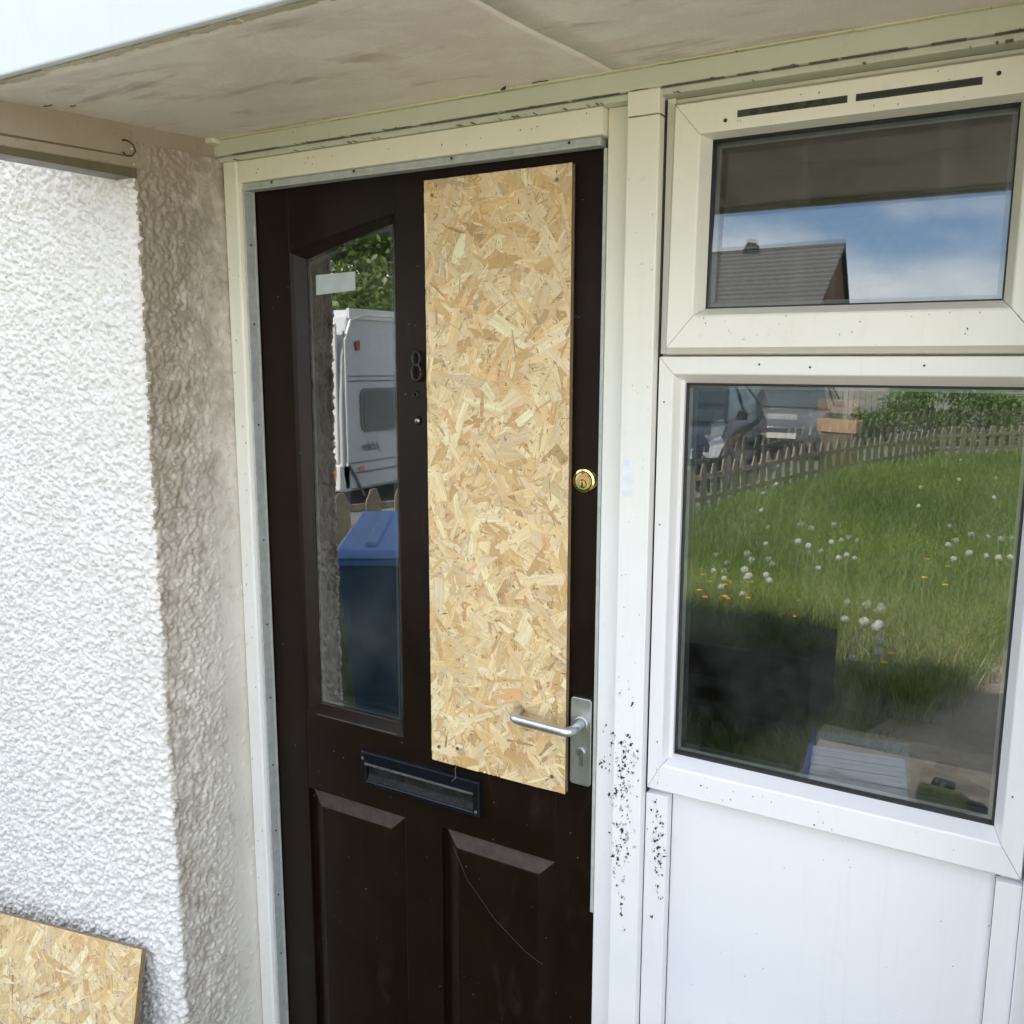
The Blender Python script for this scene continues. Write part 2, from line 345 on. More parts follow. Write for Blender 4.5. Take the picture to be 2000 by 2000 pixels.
b.box(-1.56, -1.488, -.035, .05, -.2, 2.03); b.box(XR-.06, XR-.02, -.19, -.035, -.2, 2.03)
b.build('wall', M_ROUGHFAR, house)
b = MB(); b.prism([(-.55, 4.85), (8.35, 4.85), (8.35, 4.95), (3.9, 7.4), (-.55, 4.95)], -6.7, 4.2, 'x'); b.build('roof', simple('roof_tile', (.10, .09, .085), .85, .3, 10), house)
# dark room behind door and window
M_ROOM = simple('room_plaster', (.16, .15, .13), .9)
b = MB()
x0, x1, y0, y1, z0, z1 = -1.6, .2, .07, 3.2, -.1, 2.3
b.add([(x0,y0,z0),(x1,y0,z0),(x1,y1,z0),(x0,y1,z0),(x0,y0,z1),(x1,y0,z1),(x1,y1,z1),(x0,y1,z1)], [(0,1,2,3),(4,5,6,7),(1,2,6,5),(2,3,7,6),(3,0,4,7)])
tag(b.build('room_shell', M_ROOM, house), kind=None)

# ------------------------------------------------------------------ canopy over the door
can = empty('porch_canopy', (0, -.28, 2.05), 'flat porch canopy with white fascia and stained beige underside above the door', 'canopy')
can_inv = Vector((0, .28, -2.05))
def zs(y): return 2.069+.062*(y)      # underside falls slightly towards the front
SEAM = -.612
def soffit(x0, x1, name, seed, lip=True):
    b = MB(); nx, ny = 60, 18; rnd = random.Random(seed)
    yb, yf = -.038, -.556
    top = []; bot = []
    for j in range(ny+1):
        for i in range(nx+1):
            x = x0+(x1-x0)*i/nx; y = yb+(yf-yb)*j/ny
            z = zs(y)+.0012*math.sin(x*7+seed)+.0010*math.sin(y*19+x*3); bot.append((x, y, z)); top.append((x, y, z+.01))
    N = len(bot); q = lambda i, j: j*(nx+1)+i
    fs = [(q(i,j), q(i+1,j), q(i+1,j+1), q(i,j+1)) for i in range(nx) for j in range(ny)]
    b.add(bot+top, fs+[tuple(k+N for k in reversed(f)) for f in fs]+[(q(i,ny), q(i+1,ny), q(i+1,ny)+N, q(i,ny)+N) for i in range(nx)]+[(q(i,0)+N, q(i+1,0)+N, q(i+1,0), q(i,0)) for i in range(nx)]
          +[(q(0,j)+N, q(0,j), q(0,j+1), q(0,j+1)+N) for j in range(ny)]+[(q(nx,j), q(nx,j)+N, q(nx,j+1)+N, q(nx,j+1)) for j in range(ny)])
    o = b.build(name, M_SOFFIT, can, smooth=True); o.location = can_inv; 
    mm = o.data; 
    for p in mm.polygons: p.use_smooth = abs(p.normal.z) > .7
    return o
soffit(-1.53, SEAM-.0012, 'soffit_board', 1); soffit(SEAM, 2.2, 'soffit_board', 4)
b = MB(); b.box(-1.66, 2.2, -.584, -.571, zs(-.58)-.003, 2.42); o = b.build('fascia', M_FASCIA, can, bevel=.003); o.location = can_inv
# crumbling bead of old paint and filler along the front edge
b = MB(); rnd = random.Random(3); x = -1.60
while x < 2.1:
    w = rnd.uniform(.012, .05); y = -.5615+rnd.uniform(-.0015, .0015); h = rnd.uniform(.001, .0045)
    b.prism([(x, zs(y)-h*rnd.uniform(.3, 1)), (x+w*.5, zs(y)-h), (x+w, zs(y)-h*rnd.uniform(.2, 1)), (x+w, zs(y)+.012), (x, zs(y)+.012)], y-.0042, y+.006+rnd.uniform(0, .004)); x += w-.002*rnd.random()
o = b.build('paint_edge', upvc('flaking_paint', (.50, .47, .40), 1.0, (.10, .08, .05)), can, bevel=.001); o.location = can_inv
b = MB(); b.prism([(-1.0, 0)]*0 or [(-.564, 2.16), (-.564, zs(-.56)-.070), (-.038, zs(-.04)-.082), (-.038, 2.16)], XR-.045, XR+.004, 'x')
o = b.build('side_beam', M_BEAM, can, bevel=.002); o.location = can_inv
b = MB(); b.prism([(-.564, zs(-.56)-.050), (-.564, zs(-.56)-.054), (-.25, zs(-.25)-.058), (-.25, zs(-.25)-.055)], XR+.0035, XR+.0050, 'x'); b.prism([(-.564, zs(-.56)-.082), (-.564, zs(-.56)-.0705), (-.245, zs(-.245)-.0775), (-.245, zs(-.245)-.095)], XR-.04, XR+.009, 'x')
o = b.build('beam_lip', upvc('grey_lip', (.13, .11, .075), 1.2, (.08, .06, .04)), can, bevel=.0015); o.location = can_inv
b = MB(); b.box(-1.66, 2.2, -.570, YF-.001, 2.13, 2.155); o = b.build('deck', M_ROUGHFAR, can); o.location = can_inv
# timber bearer and cover mouldings where the canopy meets the frame
b = MB()
for (ya, z0, z1) in ((-.052, 2.0335, 2.0640), (-.046, 2.0225, 2.0325)): b.box(XR-.02, .095, ya, .06, z0, z1)
o = b.build('bearer', upvc('bearer_paint', (.60, .62, .60), .6, (.30, .32, .25)), can, bevel=.002); o.location = can_inv
b = MB(); rnd = random.Random(11); x = XR-.01
while x < .09:
    w = rnd.uniform(.05, .14); d = rnd.uniform(.0, .0025); x2 = min(x+w, .095)
    b.box(x, x2, -.0575-d, -.038, 2.0642-d*.5, 2.0700); x = x2
o = b.build('caulk_line', upvc('caulk', (.66, .65, .52), .7), can, bevel=.0012); o.location = can_inv
b = MB()
x = -1.45
while x < .08:
    w = rnd.uniform(.02, .12); h_ = rnd.uniform(.0001, .0004); b.prism([(x, 2.0332), (x+w*.5, 2.0332-h_), (x+w, 2.0332), (x+w*.5, 2.0332+h_)], -.0532, -.045); x += w*rnd.uniform(1.0, 1.8)
for k in range(60):
    x = rnd.uniform(-1.45, .05); w = rnd.uniform(.001, .012)*rnd.random()+.0006; z = rnd.choice((2.0641, 2.0332, 2.0219)); h_ = rnd.uniform(.0002, .0011)
    b.prism([(x, z), (x+w*.3, z-h_), (x+w*.6, z-h_*.4), (x+w, z), (x+w*.8, z+h_*.8), (x+w*.2, z+h_*.5)], -.0562-rnd.random()*.0015, -.045)
o = tag(b.build('grime_line', simple('faint_grime', (.17, .165, .11), .9, .6, 120), can), kind='stuff'); o.location = can_inv

# small dead leaves / insects stuck to the underside
def scrap(name, loc, pts, r, label, cat, mat, group=None):
    b = MB(); b.tube([Vector(p) for p in pts], r, 6); o = b.build(name, mat, smooth=True); o.location = loc; return tag(o, label, cat, group)
hook = scrap('cup_hook', (XR+.004, -.268, 2.012), [(0,0,.010), (.006,0,.010), (.012,.003,.008), (.016,.010,.002), (.016,.014,-.008), (.013,.010,-.016), (.010,0,-.018), (.009,-.008,-.013)], .0016,
             'small rusty cup hook screwed into the side of the canopy beam', 'hook', M_RUST)
scrap('dead_wasp', (-.80, -.075, zs(-.075)-.004), [(-.006,.003,0), (-.002,0,0), (.004,-.003,0), (.009,-.008,.001)], [.0008, .0022, .0028, .0010], 'dead insect stuck under the canopy board above the chipboard', 'insect', M_DIRTLINE)
scrap('web_thread', (-.735, -.075, zs(-.075)-.002), [(-.012,.002,0), (0,0,0), (.016,.002,0)], .0009, 'short dark thread of cobweb under the canopy near the board joint', 'cobweb', M_DIRTLINE)
for i, (x, y, l) in enumerate(((-1.47,-.43,.02), (-1.44,-.405,.012), (-1.505,-.395,.010))):
    scrap('splinter', (x, y, zs(y)-.001), [(-l/2,0,0), (0,.001,-.001), (l/2,.002,0)], .0008, ('longest', 'middle', 'shortest')[i]+' of the dark splinters at the left end of the canopy underside', 'splinter', M_DIRTLINE, 'splinters stuck under the canopy')
b = MB(); b.box(-.035, .012, -.012, .010, -.012, .0); o = b.build('filler_lump', simple('filler', (.68, .66, .50), .6, .1, 60, .4, 90), bevel=.004); o.location = (-1.487, -.062, 2.066); tag(o, 'cream lump of filler at the corner where canopy meets door frame', 'filler lump')

# ------------------------------------------------------------------ door frame
df = empty('door_frame', (-1.045, 0, -.2), 'yellow-tinted white door frame around the brown front door with a boxed post on its right', 'door frame')
def dfb(b, name, mat, **k): o = b.build(name, mat, df, **k); o.location = (1.045, 0, .2); return o
b = MB(); b.prism([(-1.488, -.036), (-1.484, -.042), (-1.452, -.042), (-1.447, -.040), (-1.445, -.034), (-1.445, .055), (-1.488, .055)], -.2, 2.022, 'z'); dfb(b, 'jamb', M_GLOSS_TINTED, bevel=.001)
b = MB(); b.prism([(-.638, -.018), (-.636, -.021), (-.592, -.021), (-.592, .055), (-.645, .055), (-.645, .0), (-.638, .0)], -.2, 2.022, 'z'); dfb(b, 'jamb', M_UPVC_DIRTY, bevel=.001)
b = MB(); b.box(-1.4448, -.6382, -.0395, .055, 1.9795, 2.0218); dfb(b, 'head', M_GLOSS_TINTED, bevel=.0015)
b = MB(); b.box(-1.444, -.646, -.030, -.004, 1.9665, 1.9790); b.box(-1.444, -.646, -.033, -.030, 1.9650, 1.9700); dfb(b, 'head_weather_strip', M_SEAL, bevel=.0008)
b = MB(); b.box(-1.4447, -1.4405, -.031, -.003, -.2, 1.963); b.box(-1.4405, -1.4385, -.007, -.003, -.2, 1.963); dfb(b, 'side_weather_strip', M_SEAL, bevel=.0006)
b = MB(); b.box(-.6445, -.6385, -.0195, -.003, .62, 1.963); dfb(b, 'side_weather_strip', M_SEAL, bevel=.0006)
b = MB(); rnd = random.Random(5)
for z in (1.86, 1.70, 1.49, 1.24, 1.05, .88, .72, .56, .40, .25): b.disc((-1.4404, -.018, z), .0022, .0016, 8, 'x')
for x in (-1.36, -1.15, -.93, -.70): b.disc((x, -.0332, 1.9745), .0024, .0016, 8)
dfb(b, 'screw', M_DIRTLINE)
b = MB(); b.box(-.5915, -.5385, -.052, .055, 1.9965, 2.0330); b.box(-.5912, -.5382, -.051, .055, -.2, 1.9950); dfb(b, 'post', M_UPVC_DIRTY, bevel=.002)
b = MB(); b.box(-.5905, -.5390, -.045, .05, 1.9945, 1.9970); dfb(b, 'saw_cut', M_DIRTLINE)
b = MB(); b.box(-.5380, -.5375, -.030, .05, -.2, 2.02); dfb(b, 'joint_shadow_gap', M_GASKET)
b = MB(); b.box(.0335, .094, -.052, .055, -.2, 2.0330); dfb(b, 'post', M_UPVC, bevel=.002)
# raw threshold
b = MB(); b.box(-1.485, .09, -.07, .06, -.2, -.125); dfb(b, 'sill', simple('concrete_step', (.33, .32, .30), .9, .2, 40, .4, 80))

def blots(b, pts, y, rnd, s0=.0016, s1=.0042):
    for x, z in pts:
        r = rnd.uniform(s0, s1); n = rnd.randint(7, 11); an = rnd.uniform(-.9, .3)-math.pi/2; el = rnd.uniform(1.0, 1.9)
        ring_ = []
        for k in range(n):
            a = 2*math.pi*k/n; q = r*rnd.uniform(.35, 1.0); p = Vector((math.cos(a)*q*el, math.sin(a)*q)); ring_.append((x+p.x*math.cos(an)-p.y*math.sin(an), z+p.x*math.sin(an)+p.y*math.cos(an)))
        b.prism(ring_, y-.0003, y+.0001)
        for _ in range(rnd.randint(1, 5)):
            a = rnd.uniform(0, 6.28); d = r*rnd.uniform(1.0, 2.4); w = r*rnd.uniform(.10, .28); cx, cz = x+math.cos(a)*d*.8, z+math.sin(a)*d*1.3
            b.prism([(cx-w, cz), (cx, cz-w*rnd.uniform(1, 3)), (cx+w, cz), (cx, cz+w*rnd.uniform(1, 3))], y-.0003, y+.0001)
# ------------------------------------------------------------------ side window
win = empty('side_window', (-.25, 0, -.2), 'white plastic window with small top vent, large fixed pane and plain white panel beneath', 'window')
wl = (.25, 0, .2)
def wb(b, name, mat, **k): o = b.build(name, mat, win, **k); o.location = wl; return o
def ring(b, rect, prof, gap=.0004, mi=0):
    # prof: list of (left, right, bottom, top insets, y); closed loop, mitred, one closed piece per side
    x0, x1, z0, z1 = rect; n = len(prof)
    for side in range(4):
        A = []; B = []
        for (l, r, bt, tp, y) in prof:
            if side == 0: A.append((x0+l+gap, y, z0+bt)); B.append((x1-r-gap, y, z0+bt))
            if side == 1: A.append((x1-r, y, z0+bt+gap)); B.append((x1-r, y, z1-tp-gap))
            if side == 2: A.append((x1-r-gap, y, z1-tp)); B.append((x0+l+gap, y, z1-tp))
            if side == 3: A.append((x0+l, y, z1-tp-gap)); B.append((x0+l, y, z0+bt+gap))
        b.add(A+B, [tuple(range(n)), tuple(reversed(range(n, 2*n)))]+[(i, (i+1) % n, (i+1) % n+n, i+n) for i in range(n)], mi=mi)
# outer frame
b = MB(); b.box(-.5370, -.4975, -.013, .055, -.2, 2.0218); b.box(.0045, .033, -.013, .055, -.2, 2.0218); b.box(-.4975, .0045, -.013, .055, 2.013, 2.0218)
b.box(-.5370, -.524, -.0225, -.013, 1.636, 2.0218); b.box(-.4975, .0045, -.012, .05, 1.612, 1.6355)
b.box(-.5370, -.4975, -.030, -.0132, -.2, .888); b.box(-.0005, .033, -.030, -.0132, -.2, .888)
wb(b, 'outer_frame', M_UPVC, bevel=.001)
# top vent sash
b = MB(); e = lambda d, y: (d, d, d, d, y)
ring(b, (-.5245, .0050, 1.6345, 2.0135), [e(0,-.016), e(.0015,-.028), e(.010,-.046), (.0485,.0485,.0555,.0555,-.046), (.0505,.0505,.0585,.0555,-.044), (.0610,.0610,.0700,.0590,-.019), (.0610,.0610,.0700,.0590,.03), e(0,.03)])
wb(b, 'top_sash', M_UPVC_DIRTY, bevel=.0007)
b = MB(); g0 = (-.4632, -.0563, 1.7048, 1.9542)
ring(b, (g0[0]-.001, g0[1]+.001, g0[2]-.001, g0[3]+.001), [e(0,-.0185), e(.0022,-.0195), e(.0030,-.018), e(.0030,.02), e(0,.02)]); wb(b, 'gasket', M_GASKET)
def pane(rect, y, tilt, name, mat, th=0.0):
    x0, x1, z0, z1 = rect; b = MB(); dz = (z1-z0)*math.tan(tilt)
    b.add([(x0, y-dz/2, z0), (x1, y-dz/2, z0), (x1, y+dz/2, z1), (x0, y+dz/2, z1)], [(0,1,2,3)]); return wb(b, name, mat, fix=False)
pane((g0[0]+.001, g0[1]-.001, g0[2]+.001, g0[3]-.001), -.0108, R(2.9), 'top_pane', M_GLASS_TOP)
pane((g0[0]+.001, g0[1]-.001, g0[2]+.001, g0[3]-.001), .0095, R(2.78), 'top_inner_pane', M_GLASS_IN)
b = MB(); ring(b, (g0[0]+.001, g0[1]-.001, g0[2]+.001, g0[3]-.001), [e(0,-.0035), e(.008,-.0035), e(.008,.0), e(0,.0)]); wb(b, 'spacer_bar', simple('spacer_grey', (.25, .27, .26), .5))
SASH = ('top_sash', 'top_pane', 'top_inner_pane')
# vent slots with drilled holes
b = MB()
for xa, xb in ((-.4195, -.2665), (-.2555, -.1010)): 
    b.box(xa, xb, -.0463, -.0459, 1.9745, 1.9842)
wb(b, 'vent_slot', simple('slot_shadow', (.05, .045, .03), .8, .6, 80), bevel=.0)
b = MB()
for x in (-.394, -.343, -.298): b.disc((x, -.0463, 1.9795), .0048, .0004, 14)
b.box(-.2535, -.1030, -.0466, -.0463, 1.9765, 1.9822)
wb(b, 'vent_hole', M_GASKET)
b = MB()
for x, z in ((-.437, 1.9725), (-.083, 1.9855)): b.disc((x, -.0458, z), .0029, .0012, 12)
wb(b, 'screw_hole', M_DIRTLINE)
b = MB(); rnd = random.Random(77); SP = [(rnd.uniform(-.47, -.0), rnd.choice((rnd.uniform(1.655, 1.69), rnd.uniform(1.958, 2.0)))) for k in range(34)]
blots(b, SP, -.0462, rnd, .0005, .0011)
tag(wb(b, 'sash_specks', M_DIRTLINE), kind='stuff')
# lower fixed light
PIV = Matrix.Translation((.25, -.016, .2)) @ Matrix.Translation((0, 0, 2.0135)) @ Matrix.Rotation(R(-1.5), 4, 'X') @ Matrix.Translation((0, .016, -2.0135))
for o_ in list(win.children):
    if o_.name.split('.')[0] in ('top_sash', 'top_pane', 'top_inner_pane', 'vent_slot', 'vent_hole', 'screw_hole', 'gasket', 'spacer_bar', 'sash_specks') : o_.matrix_local = PIV
b = MB()
ring(b, (-.5370, .0330, .8890, 1.6335), [(0,0,0,0,-.0135), (.002,.003,.010,.002,-.0315), (.0250,.0300,.0530,.0280,-.0315), (.0268,.0318,.0560,.0300,-.0295), (.0375,.0425,.0690,.0430,-.0045), (.0375,.0425,.0690,.0430,.05), (0,0,0,0,.05)])
wb(b, 'lower_frame', M_UPVC, bevel=.0007)
g1 = (-.4995, -.0095, .9580, 1.5905)
b = MB(); ring(b, (g1[0]-.0005, g1[1]+.0005, g1[2]-.0005, g1[3]+.0005), [e(0,-.0040), e(.0030,-.0055), e(.0042,-.0035), e(.0042,.0225), e(0,.0225)]); wb(b, 'gasket', M_GASKET)
def wavy_pane(rect, y, bow, tilt, name, mat):
    x0, x1, z0, z1 = rect; b = MB(); nx, nz_ = 20, 24; vs = []
    for j in range(nz_+1):
        for i in range(nx+1):
            u, v = i/nx, j/nz_; vs.append((x0+(x1-x0)*u, y+bow*math.sin(math.pi*u)*math.sin(math.pi*v)+(v-.5)*(z1-z0)*math.tan(tilt), z0+(z1-z0)*v))
    b.add(vs, [(j*(nx+1)+i, j*(nx+1)+i+1, (j+1)*(nx+1)+i+1, (j+1)*(nx+1)+i) for j in range(nz_) for i in range(nx)]); return wb(b, name, mat, fix=False, smooth=True)
wavy_pane((g1[0]+.001, g1[1]-.001, g1[2]+.001, g1[3]-.001), .0010, 0, 0, 'large_pane', M_GLASS)
wavy_pane((g1[0]+.001, g1[1]-.001, g1[2]+.001, g1[3]-.001), .0190, .0, R(-.62), 'large_inner_pane', M_GLASS_IN)
b = MB(); ring(b, (g1[0]+.003, g1[1]-.003, g1[2]+.003, g1[3]-.003), [e(0,.008), e(.006,.008), e(.006,.012), e(0,.012)]); wb(b, 'spacer_bar', simple('spacer_silver', (.40, .43, .42), .4))
b = MB(); b.box(-.4970, -.0008, -.0075, .05, -.2, .8885); wb(b, 'lower_panel', upvc('panel_plastic', (.78, .785, .82), .06, bounce_tint=.3), bevel=.0)
b = MB(); b.box(-.4973, -.4964, -.0090, -.0070, -.2, .8885); b.box(-.0013, -.0006, -.0090, -.0070, -.2, .8885); tag(wb(b, 'joint_grime', simple('joint_grime', (.10, .095, .08), .9, .6, 60)), kind='stuff')
# grime beads in the frame channels, screw heads, drips
b = MB(); rnd = random.Random(21)
for x, z in ((-.375,1.620), (-.300,1.616), (-.146,1.619)): b.disc((x, -.0312, z), .0017, .0012, 8)
for x, z in ((-.525,1.56), (-.526,1.36), (-.519,.985), (-.44,.925), (-.255,.905), (.010,1.02)): b.disc((x, -.0312, z), .0014, .0010, 7)
for x, z, h in ((-.300,1.660,.012), (-.155,1.652,.010)): b.box(x, x+.0007, -.0465, -.0458, z, z+h); b.disc((x, -.0458, z), .0014, .0008, 6)
tag(wb(b, 'specks', M_DIRTLINE), kind='stuff')

# black mould spatter near the handle: flat irregular blots
rnd = random.Random(8); b = MB(); pts = []
for k in range(56):
    z = rnd.gauss(.885, .085); x = -.575+(.885-z)*-.03+rnd.gauss(0, .012)
    if -.589 < x < -.541 and z > .60: pts.append((x, z))
for k in range(16): pts.append((rnd.uniform(-.589, -.545), rnd.uniform(.62, 1.08)))
blots(b, pts, -.0512, rnd, .0012, .0034)
pts = [(rnd.uniform(-.631, -.596), rnd.gauss(.93, .05)) for k in range(20)]
blots(b, pts, -.0212, rnd, .0012, .0036)
tag(dfb(b, 'mould_spots', M_DIRTLINE), kind='stuff')
b = MB(); blots(b, [(p_[0]+rnd.gauss(0, .004), p_[1]+rnd.gauss(0, .008)) for p_ in [(rnd.gauss(-.570, .010), rnd.gauss(.88, .10)) for k in range(60)] if -.585 < p_[0] < -.545 and p_[1] > .5], -.0511, rnd, .0010, .0042)
tag(dfb(b, 'faint_smears', simple('grey_smear', (.42, .42, .44), .7, .3, 200)), kind='stuff')
b = MB(); pts = [(rnd.gauss(-.511, .008), rnd.gauss(.79, .035)) for k in range(34)]+[(rnd.uniform(-.53, -.50), rnd.uniform(.64, .88)) for k in range(14)]
pts = [p for p in pts if -.534 < p[0] < -.499 and p[1] < .884]
blots(b, pts, -.0302, rnd, .0011, .0032)
blots(b, [(rnd.uniform(-.534, .0), rnd.uniform(.9, .94)) for k in range(16)], -.0317, rnd, .0005, .0011)
blots(b, [(rnd.uniform(-.49, .0), rnd.uniform(.4, .88)) for k in range(22)], -.0077, rnd, .0004, .0009)
tag(wb(b, 'mould_spots', M_DIRTLINE), kind='stuff')
b = MB()
blots(b, [(rnd.uniform(-.589, -.541), rnd.uniform(1.0, 1.98)) for k in range(26)], -.0512, rnd, .0004, .0009)
blots(b, [(rnd.uniform(-1.484, -1.450), rnd.uniform(.2, 2.0)) for k in range(30)], -.0422, rnd, .0005, .0014)
blots(b, [(rnd.uniform(-1.44, -.64), rnd.uniform(1.985, 2.018)) for k in range(16)], -.0397, rnd, .0005, .0012)
tag(dfb(b, 'fly_specks', M_DIRTLINE), kind='stuff')
# old label residue on the post
b = MB(); b.box(-.585, -.567, -.0515, -.0511, 1.405, 1.465); dfb(b, 'sticker_residue', simple('glue_residue', (.72, .76, .80), .5, .1, 60))

# ------------------------------------------------------------------ front door
door = empty('front_door', (-1.045, 0, 0), 'dark brown panelled front door, left pane glazed, right pane boarded over', 'door')
def db(b, name, mat, parent=None, **k):
    o = b.build(name, mat, parent or door, **k)
    o.location = (1.045, 0, 0) if parent is None else (0, 0, 0); return o
XL, XRt, ZT = -1.4425, -.6470, 1.9725
GX0, GX1 = -1.351, -1.083; PX0, PX1 = -.989, -.727
def arch(x): t = (x-GX0)/(GX1-GX0); return 1.842+.055*t+.010*t*(1-t)
b = MB(); Y0, Y1 = 0.0, .044
b.box(XL, GX0, Y0, Y1, -.12, ZT); b.box(GX1, PX0, Y0, Y1, -.12, ZT-.0); b.box(PX1, XRt, Y0, Y1, -.12, ZT)
ax = [GX0+(GX1-GX0)*k/14 for k in range(15)]
b.prism([(x, arch(x)) for x in ax]+[(GX1, ZT), (GX0, ZT)], Y0, Y1)
b.prism([(PX0+(PX1-PX0)*k/14, arch(GX1-(GX1-GX0)*k/14)) for k in range(15)]+[(PX1, ZT), (PX0, ZT)], Y0, Y1)
b.box(GX0, GX1, Y0, Y1, .680, .858); b.box(PX0, PX1, Y0, Y1, .684, .860); b.box(GX0, GX1, Y0, Y1, -.12, .03); b.box(PX0, PX1, Y0, Y1, -.12, .03)
db(b, 'leaf', M_DOOR, bevel=.0016)
# raised lower panels
for (xa, xb, za, zb) in ((GX0, GX1, .03, .680), (PX0, PX1, .03, .684)):
    b = MB(); lay = []
    for d, y in ((-.001, .0115), (.006, .0115), (.010, .0100), (.036, .0020), (.039, .0012)):
        lay += [(xa+d, y, za+d), (xb-d, y, za+d), (xb-d, y, zb-d), (xa+d, y, zb-d)]
    fs = [(4*i+k, 4*i+(k+1) % 4, 4*(i+1)+(k+1) % 4, 4*(i+1)+k) for i in range(4) for k in range(4)]+[(16,17,18,19)]
    b.add(lay[:], fs); b.mi = [1 if (i//4 in (1, 2) and i % 4 == 2) else 0 for i in range(len(fs))]; db(b, 'raised_panel', [M_DOOR, M_DOORLIT], fix=True)  # top bevels carry the painted sky light
b = MB(); b.box(PX0+.001, PX1-.001, .012, .03, .855, 1.90); db(b, 'boarded_opening', M_DOOR)
# bead round the glass
out = [(GX0, .858), (GX1, .858)]+[(x, arch(x)) for x in reversed(ax)]
inn = [(GX0+.0285, .8785), (GX1-.018, .8785)]+[(GX0+.0285+(x-GX0)*(GX1-GX0-.0465)/(GX1-GX0), arch(x)-.014) for x in reversed(ax)]
b = MB(); N = len(out)
V = [(x, .001, z) for x, z in out]+[(x+(X-x)*.25, .004, z+(Z-z)*.25) for (x, z), (X, Z) in zip(out, inn)]+[(x, .0185, z) for x, z in inn]+[(x, .040, z) for x, z in inn]
b.add(V, [(l*N+i, l*N+(i+1) % N, (l+1)*N+(i+1) % N, (l+1)*N+i) for l in range(3) for i in range(N)]); db(b, 'glazing_bead', M_DOOR)
b = MB(); b.prism([(.0005, .8582), (.0178, .8775), (.0178, .881), (.0190, .881), (.0190, .858)], GX0+.030, GX1-.018, 'x'); db(b, 'bottom_bead', M_DOORLIT)
b = MB(); b.add([(x, .020, z) for x, z in inn], [tuple(range(N))]); gp = db(b, 'glass_pane', M_GLASS_DOOR, fix=False)
b = MB(); b.add([(x, .036, z) for x, z in inn], [tuple(range(N))]); db(b, 'inner_glass_pane', M_GLASS_IN, fix=False)
b = MB(); cx = (GX0+GX1)/2+.005
def shrink(p, d): return [(x+(d if x < cx else -d), z+(d if z < 1.4 else -d)) for x, z in p]
i1, i2 = shrink(inn, .0045), shrink(inn, .0095)
V = [(x, .0215, z) for x, z in i1]+[(x, .0215, z) for x, z in i2]+[(x, .034, z) for x, z in i2]
b.add(V, [(l*N+i, l*N+(i+1) % N, (l+1)*N+(i+1) % N, (l+1)*N+i) for l in range(2) for i in range(N)]); db(b, 'spacer_bar', simple('door_spacer', (.10, .11, .105), .45, .3, 300))
b = MB(); b.prism([(-1.300, 1.757), (-1.197, 1.763), (-1.1965, 1.799), (-1.299, 1.7965)], .0188, .0197); db(b, 'window_sticker', simple('faded_sticker', (.42, .47, .46), .5, .12, 20))
# letterbox
LX0, LX1, LZ0, LZ1 = -1.190, -.890, .7330, .8120
lbx = MB(); ring(lbx, (LX0, LX1, LZ0, LZ1), [e(0, -.0005), e(.0015, -.010), e(.004, -.0135), (.014,.014,.011,.026,-.0135), (.016,.016,.013,.0275,-.0115), (.017,.017,.014,.028,.030), e(0, .0)], gap=0)
letter = db(lbx, 'letterbox', M_BLACK, bevel=.0012)
b = MB(); b.prism([(-.0022, .7740), (-.0022, .7445), (-.0112, .7445), (-.0112, .7470), (-.0050, .7600)], LX0+.0175, LX1-.0175, 'x'); db(b, 'flap', M_BLACKDUST, letter)
b = MB(); b.box(LX0+.0165, LX1-.0165, -.0020, -.0006, LZ0+.0125, LZ1-.0265); db(b, 'flap_backing', M_GASKET, letter)
b = MB(); b.prism([(-.0128, .7868), (-.0155, .7850), (-.0150, .7818), (-.0120, .7826)], LX0+.014, LX1-.014, 'x'); db(b, 'lip', simple('worn_lip', (.085, .085, .08), .35, .5, 90), letter)
b = MB(); b.disc((LX0+.008, -.0134, .795), .0032, .0012, 12); b.disc((LX1-.008, -.0134, .747), .0032, .0012, 12); db(b, 'screw', M_STEEL, letter)
# lever handle set
b = MB(); hx, hz0, hz1 = -.6745, .8575, 1.0240
def rrect(x0, x1, z0, z1, r, n=6):
    P = []
    for cx_, cz_, a0 in ((x1-r, z0+r, -90), (x1-r, z1-r, 0), (x0+r, z1-r, 90), (x0+r, z0+r, 180)):
        for k in range(n+1): a = R(a0+90*k/n); P.append((cx_+r*math.cos(a), cz_+r*math.sin(a)))
    return P
b.prism(rrect(-.6960, -.6540, hz0, hz1, .0065), -.0075, -.0004); hp = db(b, 'door_handle', M_ALU, bevel=.0012)
tag(hp, 'scuffed aluminium lever handle on a long backplate')
def bez(pts, n=8, r=.012):
    # polyline with rounded corners
    P = [Vector(p) for p in pts]; out_ = [P[0]]
    for i in range(1, len(P)-1):
        a = (P[i-1]-P[i]).normalized(); c_ = (P[i+1]-P[i]).normalized(); s_, e_ = P[i]+a*r, P[i]+c_*r
        for k in range(n+1): t = k/n; out_.append(s_*(1-t)**2+P[i]*2*t*(1-t)+e_*t*t)
    out_.append(P[-1]); return out_
b = MB(); b.tube(bez([(-.6745, -.006, .9755), (-.6745, -.054, .9745), (-.7930, -.056, .9790), (-.7950, -.019, .9815)], 10, .019), .0088, 18); db(b, 'lever', M_ALU, hp, smooth=True)
b = MB(); b.disc((-.6745, -.0074, .9755), .0135, .003, 28); db(b, 'rose', M_ALU, hp, bevel=.0005)
b = MB(); b.disc((-.6745, -.0074, .9215), .0082, .004, 24, prof=[(.0085, 0), (.0085, .003), (.0075, .0042), (.0050, .0042)]); b.box(-.6775, -.6715, -.0085, -.0070, .896, .9145); db(b, 'key_cylinder', M_STEEL, hp)
